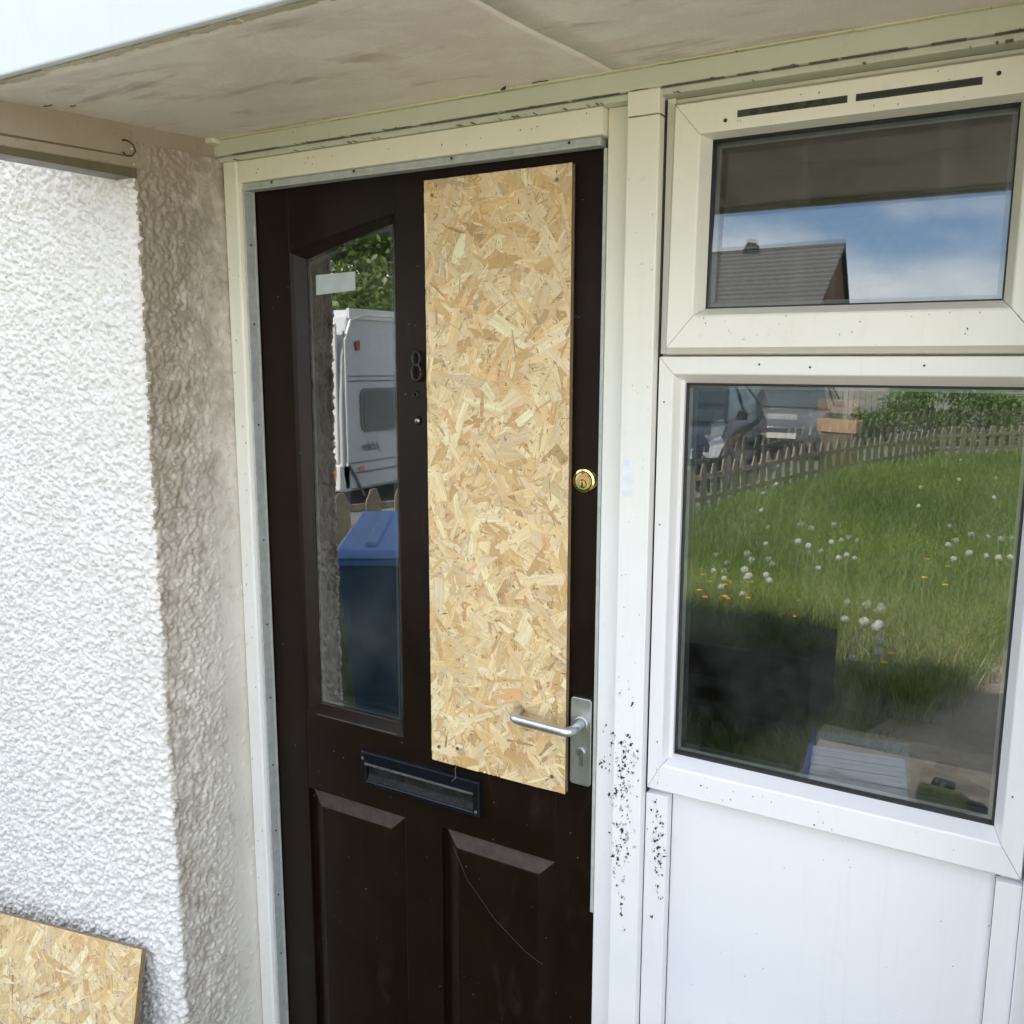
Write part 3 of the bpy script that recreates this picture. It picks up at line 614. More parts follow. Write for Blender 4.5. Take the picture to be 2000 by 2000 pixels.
b = MB(); b.box(-.6751, -.6739, -.0120, -.0116, .9175, .9250); b.prism([(-.6709, .9140), (-.6703, .9140), (-.6703, .8965), (-.6740, .8935), (-.6741, .8942), (-.6709, .8970)], -.0089, -.0084); db(b, 'keyhole', M_GASKET, hp)
# brass rim cylinder
def tor(b, cx_, cz_, rx, rz_, y, r): b.tube([(cx_+rx*math.cos(a), y, cz_+rz_*math.sin(a)) for a in [2*math.pi*k/28 for k in range(29)]], r, 8)
b = MB(); b.disc((-.6775, 0, 1.4195), .023, .008, 40, prof=[(.0232, 0), (.0232, .0015), (.0205, .0065), (.0172, .0078), (.0166, .0068), (.0158, .0068), (.0152, .0082), (.0120, .0085)])
rc = db(b, 'brass_lock_cylinder', M_BRASS)
b = MB(); tor(b, -.6775, 1.4195, .0163, .0163, -.0074, .0007); tor(b, -.6785, 1.4145, .0072, .0072, -.0086, .0006); db(b, 'groove', M_GASKET, rc)
b = MB(); b.disc((-.6785, -.0085, 1.4145), .0070, .001, 24, prof=[(.0068, 0), (.0066, .0012), (.0050, .0014)]); db(b, 'plug', M_BRASS, rc, bevel=.0)
b = MB(); b.prism([(-.6808, 1.4095), (-.6785, 1.4085), (-.6768, 1.4118), (-.6775, 1.4160), (-.6789, 1.4196), (-.6800, 1.4150)], -.0105, -.0098); db(b, 'keyhole', M_GASKET, rc)
# house number 8, drill holes and viewer
b = MB(); tor(b, -1.0325, 1.6295, .0088, .0125, -.006, .0026); tor(b, -1.0325, 1.6030, .0108, .0150, -.006, .0028); b.box(-1.040, -1.025, -.0085, -.004, 1.6145, 1.6195)
hn = db(b, 'house_number', M_IRON, smooth=True); tag(hn, 'black iron figure 8')
b = MB(); tor(b, -1.0385, 1.5610, .0048, .0052, -.002, .0017); b.disc((-1.033, -.0002, 1.5605), .0035, .0006, 12); db(b, 'fixing_ring', M_IRON, smooth=True)
b = MB(); b.disc((-1.034, 0, 1.5115), .008, .006, 20, prof=[(.0085, 0), (.0075, .003), (.0050, .0068), (.0020, .0080)]); db(b, 'door_viewer', simple('dark_chrome', (.25, .25, .25), .12, Metallic=1.0), smooth=True)
b = MB()
for x, z in ((-1.052, 1.694), (-1.037, 1.692), (-.700, 1.700), (-.694, 1.699), (-1.03, 1.80)): b.disc((x, -.0001, z), .0021, .0005, 8)
db(b, 'screw_hole', M_GASKET)
rnd = random.Random(31); b = MB()
blots(b, [(rnd.uniform(-1.43, -.66), rnd.choice((rnd.uniform(.25, .85), rnd.uniform(.3, 1.9)))) for k in range(70)], -.0002, rnd, .0003, .0009)
db(b, 'paint_chips', simple('pale_chip', (.35, .33, .30), .7))
b = MB(); b.tube([(-.958, -.002, .648), (-.925, -.004, .590), (-.86, -.005, .525), (-.79, -.004, .478), (-.752, -.002, .462)], .00017, 4); b.tube([(-.945, -.001, .84), (-.950, -.008, .822), (-.944, -.014, .808), (-.953, -.016, .800)], .0006, 5); db(b, 'cobweb', simple('cobweb_grey', (.16, .14, .12), .9))

# ------------------------------------------------------------------ strand boards
def clip(poly, x0, x1, z0, z1):
    def cut(P, f, g):
        out_ = []
        for i in range(len(P)):
            a, b_ = P[i], P[(i+1) % len(P)]; fa, fb = f(a), f(b_)
            if fa >= 0: out_.append(a)
            if (fa >= 0) != (fb >= 0): t = fa/(fa-fb); out_.append(tuple(a[k]+(b_[k]-a[k])*t for k in range(len(a))))
        return out_
    for f in (lambda p: p[0]-x0, lambda p: x1-p[0], lambda p: p[1]-z0, lambda p: z1-p[1]):
        poly = cut(poly, f, 0)
        if len(poly) < 3: return None
    return poly
PAL = [((.72, .54, .28), 26), ((.80, .65, .38), 28), ((.64, .44, .19), 13), ((.87, .74, .49), 18), ((.52, .33, .13), 7), ((.64, .36, .18), 3), ((.58, .47, .30), 4), ((.40, .26, .13), 2), ((.70, .56, .37), 12)]
def osb_board(name, w, h, t, seed, label, cat):
    rnd = random.Random(seed); root = bpy.data.objects.new(name, None); COL.objects.link(root); tag(root, label, cat)
    b = MB(); b.box(0, w, 0, t, 0, h); core = b.build('core', M_OSBEDGE, root, bevel=.0006)
    V = []; F = []; C = []; UV = []; cols = [c for c, k in PAL for _ in range(k)]
    tiers = [(int(w*h*1800), .07, .20, .022, .048), (int(w*h*1500), .02, .08, .0035, .015), (int(w*h*2200), .008, .030, .0012, .0045), (int(w*h*800), .06, .17, .016, .040), (int(w*h*1100), .02, .08, .002, .010), (int(w*h*5200), .006, .040, .0005, .0018), (int(w*h*2800), .003, .012, .0006, .0026)]
    tot = sum(x[0] for x in tiers); idx = 0
    for ti, (N, l0, l1, w0, w1) in enumerate(tiers):
        for _ in range(N):
            idx += 1; L_ = rnd.uniform(l0, l1)*(.6+.4*rnd.random()); Wd = rnd.uniform(w0, w1)*(.5+.5*rnd.random())
            cx_, cz_ = rnd.uniform(-.01, w+.01), rnd.uniform(-.01, h+.01)
            a = rnd.gauss(0, 1.0)+(math.pi/2 if rnd.random() < .45 else .6 if rnd.random() < .5 else -.7)
            m = rnd.randint(2, 3); top = []; bot = []
            sk1, sk2 = rnd.uniform(-.9, .9), rnd.uniform(-.9, .9); tip1, tip2 = rnd.choice((.1, .4, .8, 1)), rnd.choice((.1, .5, 1, 1))
            for k in range(m+1):
                s = k/m; hw = Wd/2*((tip1 if k == 0 else tip2 if k == m else 1)*rnd.uniform(.75, 1.05)); px = (s-.5)*L_+(sk1 if k == 0 else sk2 if k == m else 0)*Wd*.5
                top.append((px-(sk1 if k == 0 else 0)*Wd*.3, hw)); bot.append((px, -hw))
            P = top+bot[::-1]; ca, sa = math.cos(a), math.sin(a)
            ov = rnd.uniform(0, .0012)
            Q = clip([(cx_+x*ca-y*sa, cz_+x*sa+y*ca, x+idx*.37, y+idx*.13) for x, y in P], -ov*.4, w+ov*.4, -ov, h+ov*.5)
            if not Q: continue
            lift = .0004+.0016*idx/tot; tx, tz = rnd.gauss(0, .05), rnd.gauss(0, .05)
            if ti == 6: col = (.07, .04, .02) if rnd.random() < .55 else (.30, .17, .07)
            elif ti in (0, 3): col = cols[rnd.randrange(len(cols))]
            else: col = cols[rnd.randrange(len(cols))] if rnd.random() < .9 else rnd.choice([(.26, .15, .07), (.40, .36, .29), (.60, .29, .15), (.30, .19, .10)])
            k_ = rnd.uniform(.86, 1.24); mean_ = (.76, .56, .29); bl_ = 0 if ti == 6 else .06; col = tuple(v*(1-bl_)+m_*bl_ for v, m_ in zip(col, mean_)); col = (min(.90, col[0]*k_*.985), min(.90, col[1]*k_), min(.90, col[2]*k_*1.03))
            o0 = len(V)
            for q in Q: V.append((q[0], -lift+max(-.0007, min(.0007, (q[0]-cx_)*tx*.3+(q[1]-cz_)*tz*.3)), q[1])); 
            F.append(tuple(range(o0, len(V)))); C += [col[0], col[1], col[2], 1.0]*len(Q)
            for q in Q: UV += [q[2], q[3]]
    # base sheet
    me = bpy.data.meshes.new('strands')
    o0 = len(V); V += [(0, -.0003, 0), (w, -.0003, 0), (w, -.0003, h), (0, -.0003, h)]; F.append((o0, o0+1, o0+2, o0+3)); C += [.60, .42, .20, 1]*4; UV += [0, 0, w, 0, w, h, 0, h]
    me.from_pydata(V, [], F); me.materials.append(M_OSB); at = me.color_attributes.new('Col', 'FLOAT_COLOR', 'CORNER'); at.data.foreach_set('color', C)
    ul = me.uv_layers.new(name='UVMap'); ul.data.foreach_set('uv', UV)
    # all strands must face outward (-y)
    for p in me.polygons:
        if p.normal.y > 0: p.flip()
    me.update(); o = bpy.data.objects.new('strands', me); COL.objects.link(o); o.parent = root; return root
ob = osb_board('strand_board', .2990, 1.1120, .0125, 5, 'tall narrow strand board screwed over the right pane of the brown door', 'board')
ob.location = (-1.0015, -.0130, .8350); ob.rotation_euler.y = R(-.1)
b = MB()
M_DULL = simple('dull_screw', (.30, .24, .14), .4, .3, 300, Metallic=.8)
for x, z in ((.018, 1.085), (.272, 1.088), (.018, .030), (.272, .028), (.062, .036)):
    b = MB(); b.disc((0, 0, 0), .0036, .0006, 14, prof=[(.0038, 0), (.0036, .0006), (.0016, .0002)]); o = b.build('screw', M_DULL, ob); o.location = (x, -.0020, z)
lo = osb_board('strand_board', .62, .60, .0125, 9, 'square-cornered strand board leaning on the white roughcast wall', 'board')
# placed by its top right corner
TR = Vector((-1.578, -.286, .372)); ux = Vector((.985, .075, .105)).normalized(); up_ = Vector((-.10, .30, .95)); up_ = (up_-ux*up_.dot(ux)).normalized(); ny = up_.cross(ux)
M4 = Matrix((ux, ny, up_)).transposed().to_4x4()
lo.matrix_world = Matrix.Translation(TR-ux*.62-up_*.60) @ M4
# loop of clear cable on the roughcast
scrap('cable_loop', (-2.255, -.262, .60), [(-.03,0,.10), (.0,0,.085), (.018,-.002,.04), (.02,-.002,-.005), (.008,0,-.035), (-.02,0,-.05)], .0022, 'loop of grey cable hanging on the white roughcast at the left edge', 'cable', simple('grey_cable', (.55, .55, .56), .4))
#GARDEN
# ------------------------------------------------------------------ lawn, weeds, path edge (the garden the panes mirror)
rng = np.random.default_rng(3)
def inside(x, y, poly):
    r = np.zeros(len(x), bool); n_ = len(poly)
    for i in range(n_):
        (xa, ya), (xb, yb) = poly[i], poly[(i+1) % n_]
        if ya == yb: continue
        r ^= ((ya > y) != (yb > y)) & (x < (xb-xa)*(y-ya)/(yb-ya)+xa)
    return r
n = NM('grass_blades'); at = n.n('ShaderNodeVertexColor', layer_name='Col'); n.base(at.outputs[0], .55)
ts = n.n('ShaderNodeBsdfTranslucent', {'Color': at.outputs[0]}); mxs = n.n('ShaderNodeMixShader', {0: .35, 1: n.b.outputs[0], 2: ts.outputs[0]}); n.l(mxs.outputs[0], n.o.inputs[0]); M_GRASS = n.m
def fbm(x, y, sd):
    r = np.random.default_rng(sd); v = 0
    for k in range(10): fx, fy, p = r.normal(0, 1.0*(1+k*.5)), r.normal(0, 1.0*(1+k*.5)), r.uniform(0, 6.28); v = v+np.sin(x*fx+y*fy+p)/(1+k*.35)
    return v/3
def blades(name, xs, ys, h, wdt, lean, cols, z0=-.195):
    N = len(xs); a = rng.uniform(0, 2*np.pi, N); la = rng.uniform(0, 2*np.pi, N)
    dx, dy = np.cos(a)*wdt/2, np.sin(a)*wdt/2; lx, ly = np.cos(la)*lean*h, np.sin(la)*lean*h
    V = np.zeros((N, 5, 3))
    for k, (s_, wz) in enumerate(((0, 1), (.55, .8))):
        for j, sg in enumerate((-1, 1)):
            V[:, k*2+j, 0] = xs+sg*dx*wz+lx*s_**2; V[:, k*2+j, 1] = ys+sg*dy*wz+ly*s_**2; V[:, k*2+j, 2] = z0+h*s_
    V[:, 4, 0] = xs+lx; V[:, 4, 1] = ys+ly; V[:, 4, 2] = z0+h*(1-.35*lean)
    base_ = (np.arange(N)*5)[:, None]
    q = base_+np.array([0, 1, 3, 2]); t = base_+np.array([2, 3, 4])
    me = bpy.data.meshes.new(name); me.vertices.add(N*5); me.vertices.foreach_set('co', V.ravel())
    loops = np.concatenate([q, t], 1).ravel(); me.loops.add(len(loops)); me.loops.foreach_set('vertex_index', loops)
    me.polygons.add(2*N); st_ = np.stack([np.arange(N)*7, np.arange(N)*7+4], 1).ravel(); me.polygons.foreach_set('loop_start', st_); me.polygons.foreach_set('loop_total', np.tile([4, 3], N))
    ca = me.color_attributes.new('Col', 'FLOAT_COLOR', 'CORNER'); c4 = np.ones((N, 7, 4)); c4[:, :, :3] = cols[:, None, :]; ca.data.foreach_set('color', c4.ravel())
    me.materials.append(M_GRASS); me.update(); me.validate()
    o = bpy.data.objects.new(name, me); COL.objects.link(o); return o
LAWN = poly
def scatter(N, x0, x1, y0, y1, dens=None):
    xs = rng.uniform(x0, x1, N); ys = rng.uniform(y0, y1, N); k = inside(xs, ys, LAWN)
    if dens is not None: k &= rng.uniform(0, 1, N) < dens(xs, ys)
    return xs[k], ys[k]
xs, ys = scatter(210000, -7, .6, -20, -2.2, lambda x, y: np.clip(7.5/np.abs(y-.2)**1.0, .2, 1)*np.where(x < -4.6-.0*y, .45, 1))
f_ = fbm(xs, ys, 1); g_ = rng.uniform(0, 1, len(xs))
h = (.13+.09*g_)*(1+.55*f_); edge = np.clip((ys+5.2)/1.2, 0, 1)*np.clip((-2.9-ys)/.3+1, 0, 1)
cA, cB, cC = np.array([.085, .155, .030]), np.array([.20, .27, .065]), np.array([.34, .31, .13])
cols = cA+(cB-cA)*np.clip(.5+.75*f_+.5*(g_-.5), 0, 1)[:, None]; dry = rng.uniform(0, 1, len(xs)) < (.03+.30*edge); cols[dry] = cC*rng.uniform(.7, 1.1, (dry.sum(), 1))
tag(blades('grass', xs, ys, h, .0045+.003*g_, .25+.5*rng.uniform(0, 1, len(xs)), cols), kind='stuff')
# taller straw stalks and weeds along the near edge
xs, ys = scatter(16000, -2.6, -.2, -5.4, -3.0); g_ = rng.uniform(0, 1, len(xs)); k = (fbm(xs, ys, 9) > -.15) | (g_ < .2); xs, ys, g_ = xs[k], ys[k], g_[k]
cols = np.where((g_ < .55)[:, None], cC*1.5, np.array([.26, .34, .08]))*rng.uniform(.7, 1.1, (len(xs), 1))
tag(blades('weeds', xs, ys, .16+.20*g_, .004+0*g_, .15+.6*rng.uniform(0, 1, len(xs)), cols), kind='stuff')

ex = []
for (xa, ya), (xb, yb) in zip(PATHL[2:], PATHL[3:]):
    m_ = int(2600*math.hypot(xb-xa, yb-ya)); t_ = rng.uniform(0, 1, m_); off = rng.normal(-.02, .09, m_); ex.append(np.stack([xa+(xb-xa)*t_+off, ya+(yb-ya)*t_], 1))
ex = np.concatenate(ex); ex = ex[fbm(ex[:, 0]*3, ex[:, 1]*3, 5) > -.25]; ex = ex[ex[:, 1] < -1.6]; g_ = rng.uniform(0, 1, len(ex))
cols = np.where((g_ < .4)[:, None], cC*1.5, np.array([.17, .27, .05]))*rng.uniform(.6, 1.15, (len(ex), 1))
tag(blades('path_edge_weeds', ex[:, 0], ex[:, 1], .10+.20*rng.uniform(0, 1, len(ex)), .0045, .3+.6*rng.uniform(0, 1, len(ex)), cols), kind='stuff')
N_ = 5200; ex = np.stack([rng.uniform(-1.95, -.84, N_), rng.uniform(-3.27, -2.73, N_)], 1); g_ = rng.uniform(0, 1, N_)
tag(blades('planter_weeds', ex[:, 0], ex[:, 1], .10+.16*g_, .005, .2+.8*rng.uniform(0, 1, N_), np.array([.10, .17, .035])*rng.uniform(.5, 1.2, (N_, 1)), z0=.19), kind='stuff')

# dandelions: clocks and flowers, each a plant of its own
n = NM('seed_head_fluff'); n.base((.66, .66, .62), .9); n.b.inputs['Alpha'].default_value = .38; M_FLUFF = n.m
M_STALK = simple('dandelion_stalk', (.28, .34, .12), .6); M_YEL = simple('dandelion_yellow', (.85, .55, .02), .6)
def dandelion(kind):
    r_ = empty('dandelion', (0,0,0), '', 'dandelion', 'dandelion clocks in the lawn' if kind else 'yellow dandelions in the lawn')
    b = MB(); b.tube([(0,0,0), (.004,.002,.12), (0,0,.245)], .0022, 5); b.build('stalk', M_STALK, r_)
    b = MB(); rd = random.Random(4)
    if kind:
        for i in range(150):
            u, t = rd.uniform(-1, 1), rd.uniform(0, 6.28); q = math.sqrt(1-u*u); d = Vector((q*math.cos(t), q*math.sin(t), u)); c = Vector((0,0,.262))+d*.024
            a = d.orthogonal().normalized()*.0085; e_ = d.cross(a).normalized()*.0085
            b.add([c+a, c+e_, c-a, c-e_], [(0,1,2,3)])
        b.disc((0,0,.258), .005, .008, 8, 'z'); b.build('seed_head', M_FLUFF, r_, fix=False)
    else:
        for i in range(26):
            t = 6.283*i/26; rr = .021 if i % 2 else .016; b.add([(0,0,.246), (math.cos(t-.13)*rr, math.sin(t-.13)*rr, .252), (math.cos(t)*rr*1.1, math.sin(t)*rr*1.1, .253), (math.cos(t+.13)*rr, math.sin(t+.13)*rr, .252)], [(0,1,2,3)])
        b.disc((0,0,.244), .008, .010, 10, 'z'); b.build('flower_head', M_YEL, r_)
    return r_
clocks = [(-1.93,-5.02),(-1.80,-5.10),(-1.72,-4.92),(-1.66,-5.18),(-1.86,-4.72),(-1.70,-4.70),(-1.60,-5.04),(-2.10,-5.3),(-2.02,-6.55),(-1.72,-6.45),(-1.60,-6.30),(-1.50,-6.75),(-1.30,-6.35),(-1.24,-6.38),(-1.32,-6.12),(-1.42,-5.85),
          (-.42,-6.7),(-.30,-6.9),(-.20,-6.55),(-.12,-6.75),(-.52,-6.5),(-.62,-7.2),(-.95,-4.35),(-.80,-4.10),(-.72,-4.02),(-.68,-3.85),(-.66,-3.70),(-.78,-3.62),(-.74,-4.25),(-.90,-3.50),(-2.5,-8.2),(-1.1,-9.4),(-.4,-10.5),(-2.9,-10.4),(-.9,-12.2)]
yel = [(-1.98,-4.60),(-1.76,-4.55),(-1.64,-4.62),(-2.05,-4.42),(-1.86,-4.36),(-1.74,-4.42),(-1.90,-4.95),(-.62,-3.62),(-.60,-3.74),(-.64,-5.6),(-.50,-5.62),(-1.25,-4.3),(-1.05,-3.9)]
def place(src, pts, what):
    for i, (x, y) in enumerate(pts):
        sd = random.Random(i*7+len(pts)); sc_ = sd.uniform(.85, 1.2)
        lab = what
        if i == 0: src.location = (x, y, -.195); src.scale = (sc_,)*3; src['label'] = lab
        else: copy_thing(src, (x, y, -.195), sd.uniform(0, 6), lab, sc_)
def cluster(kind, pts, name):
    s_ = dandelion(kind); s_['group'] = ('dandelion clocks ' if kind else 'yellow dandelions ')+name; place(s_, pts, ('white dandelion clock ' if kind else 'yellow dandelion flower ')+name)
cluster(1, clocks[:8], 'behind the dark timber planter'); cluster(1, clocks[8:16], 'in the middle of the lawn'); cluster(1, clocks[16:22], 'in the lawn by the far stretch of path')
cluster(1, clocks[22:30], 'at the corner of lawn and near path'); cluster(1, clocks[30:], 'scattered far back near the picket fence')
cluster(0, yel[:7], 'behind the dark timber planter'); cluster(0, yel[7:9]+yel[11:], 'at the corner of lawn and near path'); cluster(0, yel[9:11], 'in the lawn by the far stretch of path')

# picket fence along the garden edge
M_PICKET = simple('weathered_timber', (.26, .22, .17), .85, .35, 30, .5, 80)
fr = empty('picket_fence', (-3.5, -9, -.2), 'low weathered picket fence with pointed pales at the end of the lawn', 'fence'); inv = (3.5, 9, .2)
def along(P, step):
    acc = 0
    for (xa, ya), (xb, yb) in zip(P, P[1:]):
        L_ = math.hypot(xb-xa, yb-ya); s_ = acc
        while s_ < L_: yield xa+(xb-xa)*s_/L_, ya+(yb-ya)*s_/L_, math.atan2(yb-ya, xb-xa); s_ += step
        acc = s_-L_
rd = random.Random(2); pal = []
for x, y, a in along(FENCE, .30): pal.append((x, y, a))
for x, y, a in pal[:100]:
    b = MB(); hh = .62+rd.uniform(-.03, .03); b.prism([(-.08, 0), (.08, 0), (.08, hh-.12), (.028, hh), (-.028, hh), (-.08, hh-.12)], -.01, .01)
    o = b.build('pale', M_PICKET, fr); o.location = (x+3.5, y+9, 0); o.rotation_euler = (rd.gauss(0, .03), rd.gauss(0, .03), a)
b = MB()
for x, y, a in pal[100:]:
    hh = .62+rd.uniform(-.03, .03); c_, s_ = math.cos(a), math.sin(a); P = [(-.08, 0), (.08, 0), (.08, hh-.12), (.028, hh), (-.028, hh), (-.08, hh-.12)]
    A = [(x+3.5+p*c_, y+9+p*s_, q) for p, q in P]; B = [(u-s_*.02, v+c_*.02, w_) for u, v, w_ in A]; b.add(A+B, [tuple(range(6)), tuple(reversed(range(6, 12)))]+[(i, i+6, (i+1) % 6+6, (i+1) % 6) for i in range(6)])
o = b.build('far_pales', M_PICKET, fr); tag(o, kind='stuff')
b = MB()
for (xa, ya), (xb, yb) in zip(FENCE, FENCE[1:]):
    for z in (.15, .42):
        d = Vector((xb-xa, yb-ya, 0)).normalized(); nn = Vector((-d.y, d.x, 0))*.02; A = Vector((xa+3.5, ya+9, z)); B = Vector((xb+3.5, yb+9, z))
        b.add([A-nn, A-nn*.0+nn*.2, B+nn*.2, B-nn, A-nn+Vector((0,0,.06)), A+nn*.2+Vector((0,0,.06)), B+nn*.2+Vector((0,0,.06)), B-nn+Vector((0,0,.06))], [(0,3,2,1),(4,5,6,7),(0,1,5,4),(1,2,6,5),(2,3,7,6),(3,0,4,7)])
b.build('rail', M_PICKET, fr)
# two-celled clay trough on a short pier by the fence
tr = empty('planting_trough', (-3.05, -15.2, -.2), 'tan two-celled trough standing behind the picket fence', 'trough')
b = MB(); b.box(-.36, .36, -.13, .13, .66, .70); 
for (xa, xb, ya, yb) in ((-.36,.36,-.13,-.10), (-.36,.36,.10,.13), (-.36,-.33,-.10,.10), (.33,.36,-.10,.10), (-.02,.02,-.10,.10)): b.box(xa, xb, ya, yb, .70, .88)
b.build('trough_box', simple('tan_clay', (.45, .30, .18), .8, .2, 12), tr, bevel=.004); b = MB(); b.box(-.30, .30, -.11, .11, 0, .659); b.build('pier', simple('brick_pier', (.15, .12, .09), .9, .3, 8), tr)
tr.rotation_euler.z = R(14)

# tall board fence far across the street
bf = empty('board_fence', (0, -26, -.2), 'grey vertical board fence across the street', 'fence'); b = MB(); rd = random.Random(4); x = -9.0
M_BOARDS = simple('grey_boards', (.30, .29, .28), .85, .25, 3, .4, 20)
cnt = 0
while x < 6 and cnt < 100:
    b = MB(); b.box(0, .142, -.012+rd.uniform(0, .01), .012, 0, 1.85+rd.uniform(-.03, .03)); o = b.build('board', M_BOARDS, bf); o.location = (x, 0, 0); x += .155; cnt += 1
b = MB(); b.box(-9.0, 6.4, -.06, -.014, .4, .5); b.box(-9.0, 6.4, -.06, -.014, 1.4, 1.5); b.build('rail', M_BOARDS, bf)

# foliage
def leafmat(name, c1, c2):
    n = NM(name); at = n.n('ShaderNodeVertexColor', layer_name='Col'); c = n.mix(at.outputs[0], c1, c2); n.base(c, .5)
    ts = n.n('ShaderNodeBsdfTranslucent', {'Color': c}); m_ = n.n('ShaderNodeMixShader', {0: .3, 1: n.b.outputs[0], 2: ts.outputs[0]}); n.l(m_.outputs[0], n.o.inputs[0]); return n.m
M_LEAF = leafmat('tree_leaf', (.05, .095, .02), (.17, .25, .05)); M_BUSH = leafmat('bush_leaf', (.07, .14, .03), (.20, .30, .08)); M_BARK = simple('bark', (.10, .085, .065), .9, .4, 12, .6, 25)
def crown(name, parent, lobes, N, ls, mat, seed):
    r = np.random.default_rng(seed); lob = np.array(lobes); w_ = lob[:, 3]**2; pick = r.choice(len(lob), N, p=w_/w_.sum())
    d = r.normal(0, 1, (N, 3)); d /= np.linalg.norm(d, axis=1)[:, None]; rad = r.uniform(0, 1, N)**.38
    c = lob[pick, :3]+d*(lob[pick, 3]*rad)[:, None]*np.array([1, 1, .8])
    cl_ = r.normal(0, 1, (N, 3)); cl_ /= np.linalg.norm(cl_, axis=1)[:, None]; u = np.cross(cl_, r.normal(0, 1, (N, 3))); u /= np.linalg.norm(u, axis=1)[:, None]; v = np.cross(cl_, u)
    s_ = (ls*r.uniform(.6, 1.3, N))[:, None]; V = np.stack([c-u*s_, c-v*s_*.45, c+u*s_, c+v*s_*.45], 1).reshape(-1, 3)
    me = bpy.data.meshes.new(name); me.vertices.add(4*N); me.vertices.foreach_set('co', V.ravel()); me.loops.add(4*N); me.loops.foreach_set('vertex_index', np.arange(4*N)); me.polygons.add(N)
    me.polygons.foreach_set('loop_start', np.arange(0, 4*N, 4)); me.polygons.foreach_set('loop_total', np.full(N, 4))
    sh = np.clip(r.normal(.5, .25, N)+fbm(c[:, 0]*2, c[:, 2]*2, seed)*.25, 0, 1); ca = me.color_attributes.new('Col', 'FLOAT_COLOR', 'CORNER'); ca.data.foreach_set('color', np.repeat(np.stack([sh, sh, sh, np.ones(N)], 1), 4, 0).ravel())
    me.materials.append(mat); me.update(); me.validate(); o = bpy.data.objects.new(name, me); COL.objects.link(o); o.parent = parent; return o
def tree(x, y, h_, cr, N, label, seed, ls=.09):
    t = empty('tree', (x, y, -.2), label, 'tree', 'trees behind the caravan'); rd = random.Random(seed); b = MB()
    b.tube([(0,0,0), (.1,.05,h_*.25), (-.05,.1,h_*.5), (.1,0,h_*.85)], [h_*.035, h_*.028, h_*.02, h_*.006], 9); lob = []
    for k in range(11):
        a = 6.283*k/11+rd.uniform(-.3, .3); z = h_*rd.uniform(.35, .95); L_ = cr*rd.uniform(.4, .95)*(1-.45*abs(z/h_-.6)); e_ = Vector((math.cos(a)*L_, math.sin(a)*L_, z)); s_ = Vector((0, .05, z*.72))
        b.tube([s_, s_*.5+e_*.5+Vector((0,0,-.1)), e_], [h_*.011, h_*.007, h_*.003], 6); lob.append((e_.x, e_.y, e_.z, cr*rd.uniform(.32, .5)))
        m_ = s_*.45+e_*.55; lob.append((m_.x, m_.y, m_.z+.2, cr*.35))
    b.build('trunk', M_BARK, t, smooth=True); crown('crown', t, lob, N, ls, M_LEAF, seed); return t
tree(-11.2, -12.6, 7.5, 2.9, 26000, 'broad leafy tree rising straight behind the white caravan roof', 1)
tree(-14.5, -14.5, 8.5, 3.2, 16000, 'second leafy tree farther back beyond the caravan', 2, .12)
tree(-10.2, -16.5, 8.0, 3.0, 16000, 'leafy tree to the right of the caravan, set back from the road', 3, .12)
def shrub(x, y, r_, h_, N, label, seed):
    t = empty('shrub', (x, y, -.2), label, 'shrub', 'shrubs in front of the board fence'); rd = random.Random(seed); b = MB(); lob = []
    for k in range(7):
        a = rd.uniform(0, 6.28); e_ = Vector((math.cos(a)*r_*.6, math.sin(a)*r_*.5, h_*rd.uniform(.4, .85))); b.tube([(0,0,0), e_*.5+Vector((0,0,.1)), e_], [.03, .02, .008], 5); lob.append((e_.x, e_.y, e_.z, r_*rd.uniform(.35, .55)))
        lob.append((e_.x*.6, e_.y*.6, h_*.25, r_*.45))
    b.build('stem', M_BARK, t); crown('foliage', t, lob, N, .05, M_BUSH, seed); return t
shrub(-2.1, -21.8, 1.25, 1.75, 9000, 'largest green shrub before the far board fence, its crown the broadest', 5)
shrub(-.75, -22.4, .85, 1.35, 5000, 'rounded shrub at the right end of the far shrubs', 6)
shrub(-3.3, -20.8, .6, .9, 3500, 'lowest of the shrubs, nearest the grey car', 7)
sh_ = shrub(-6.9, -6.1, .35, .40, 1400, 'small bright weed bush at the foot of the picket fence below the caravan', 8); del sh_['group']

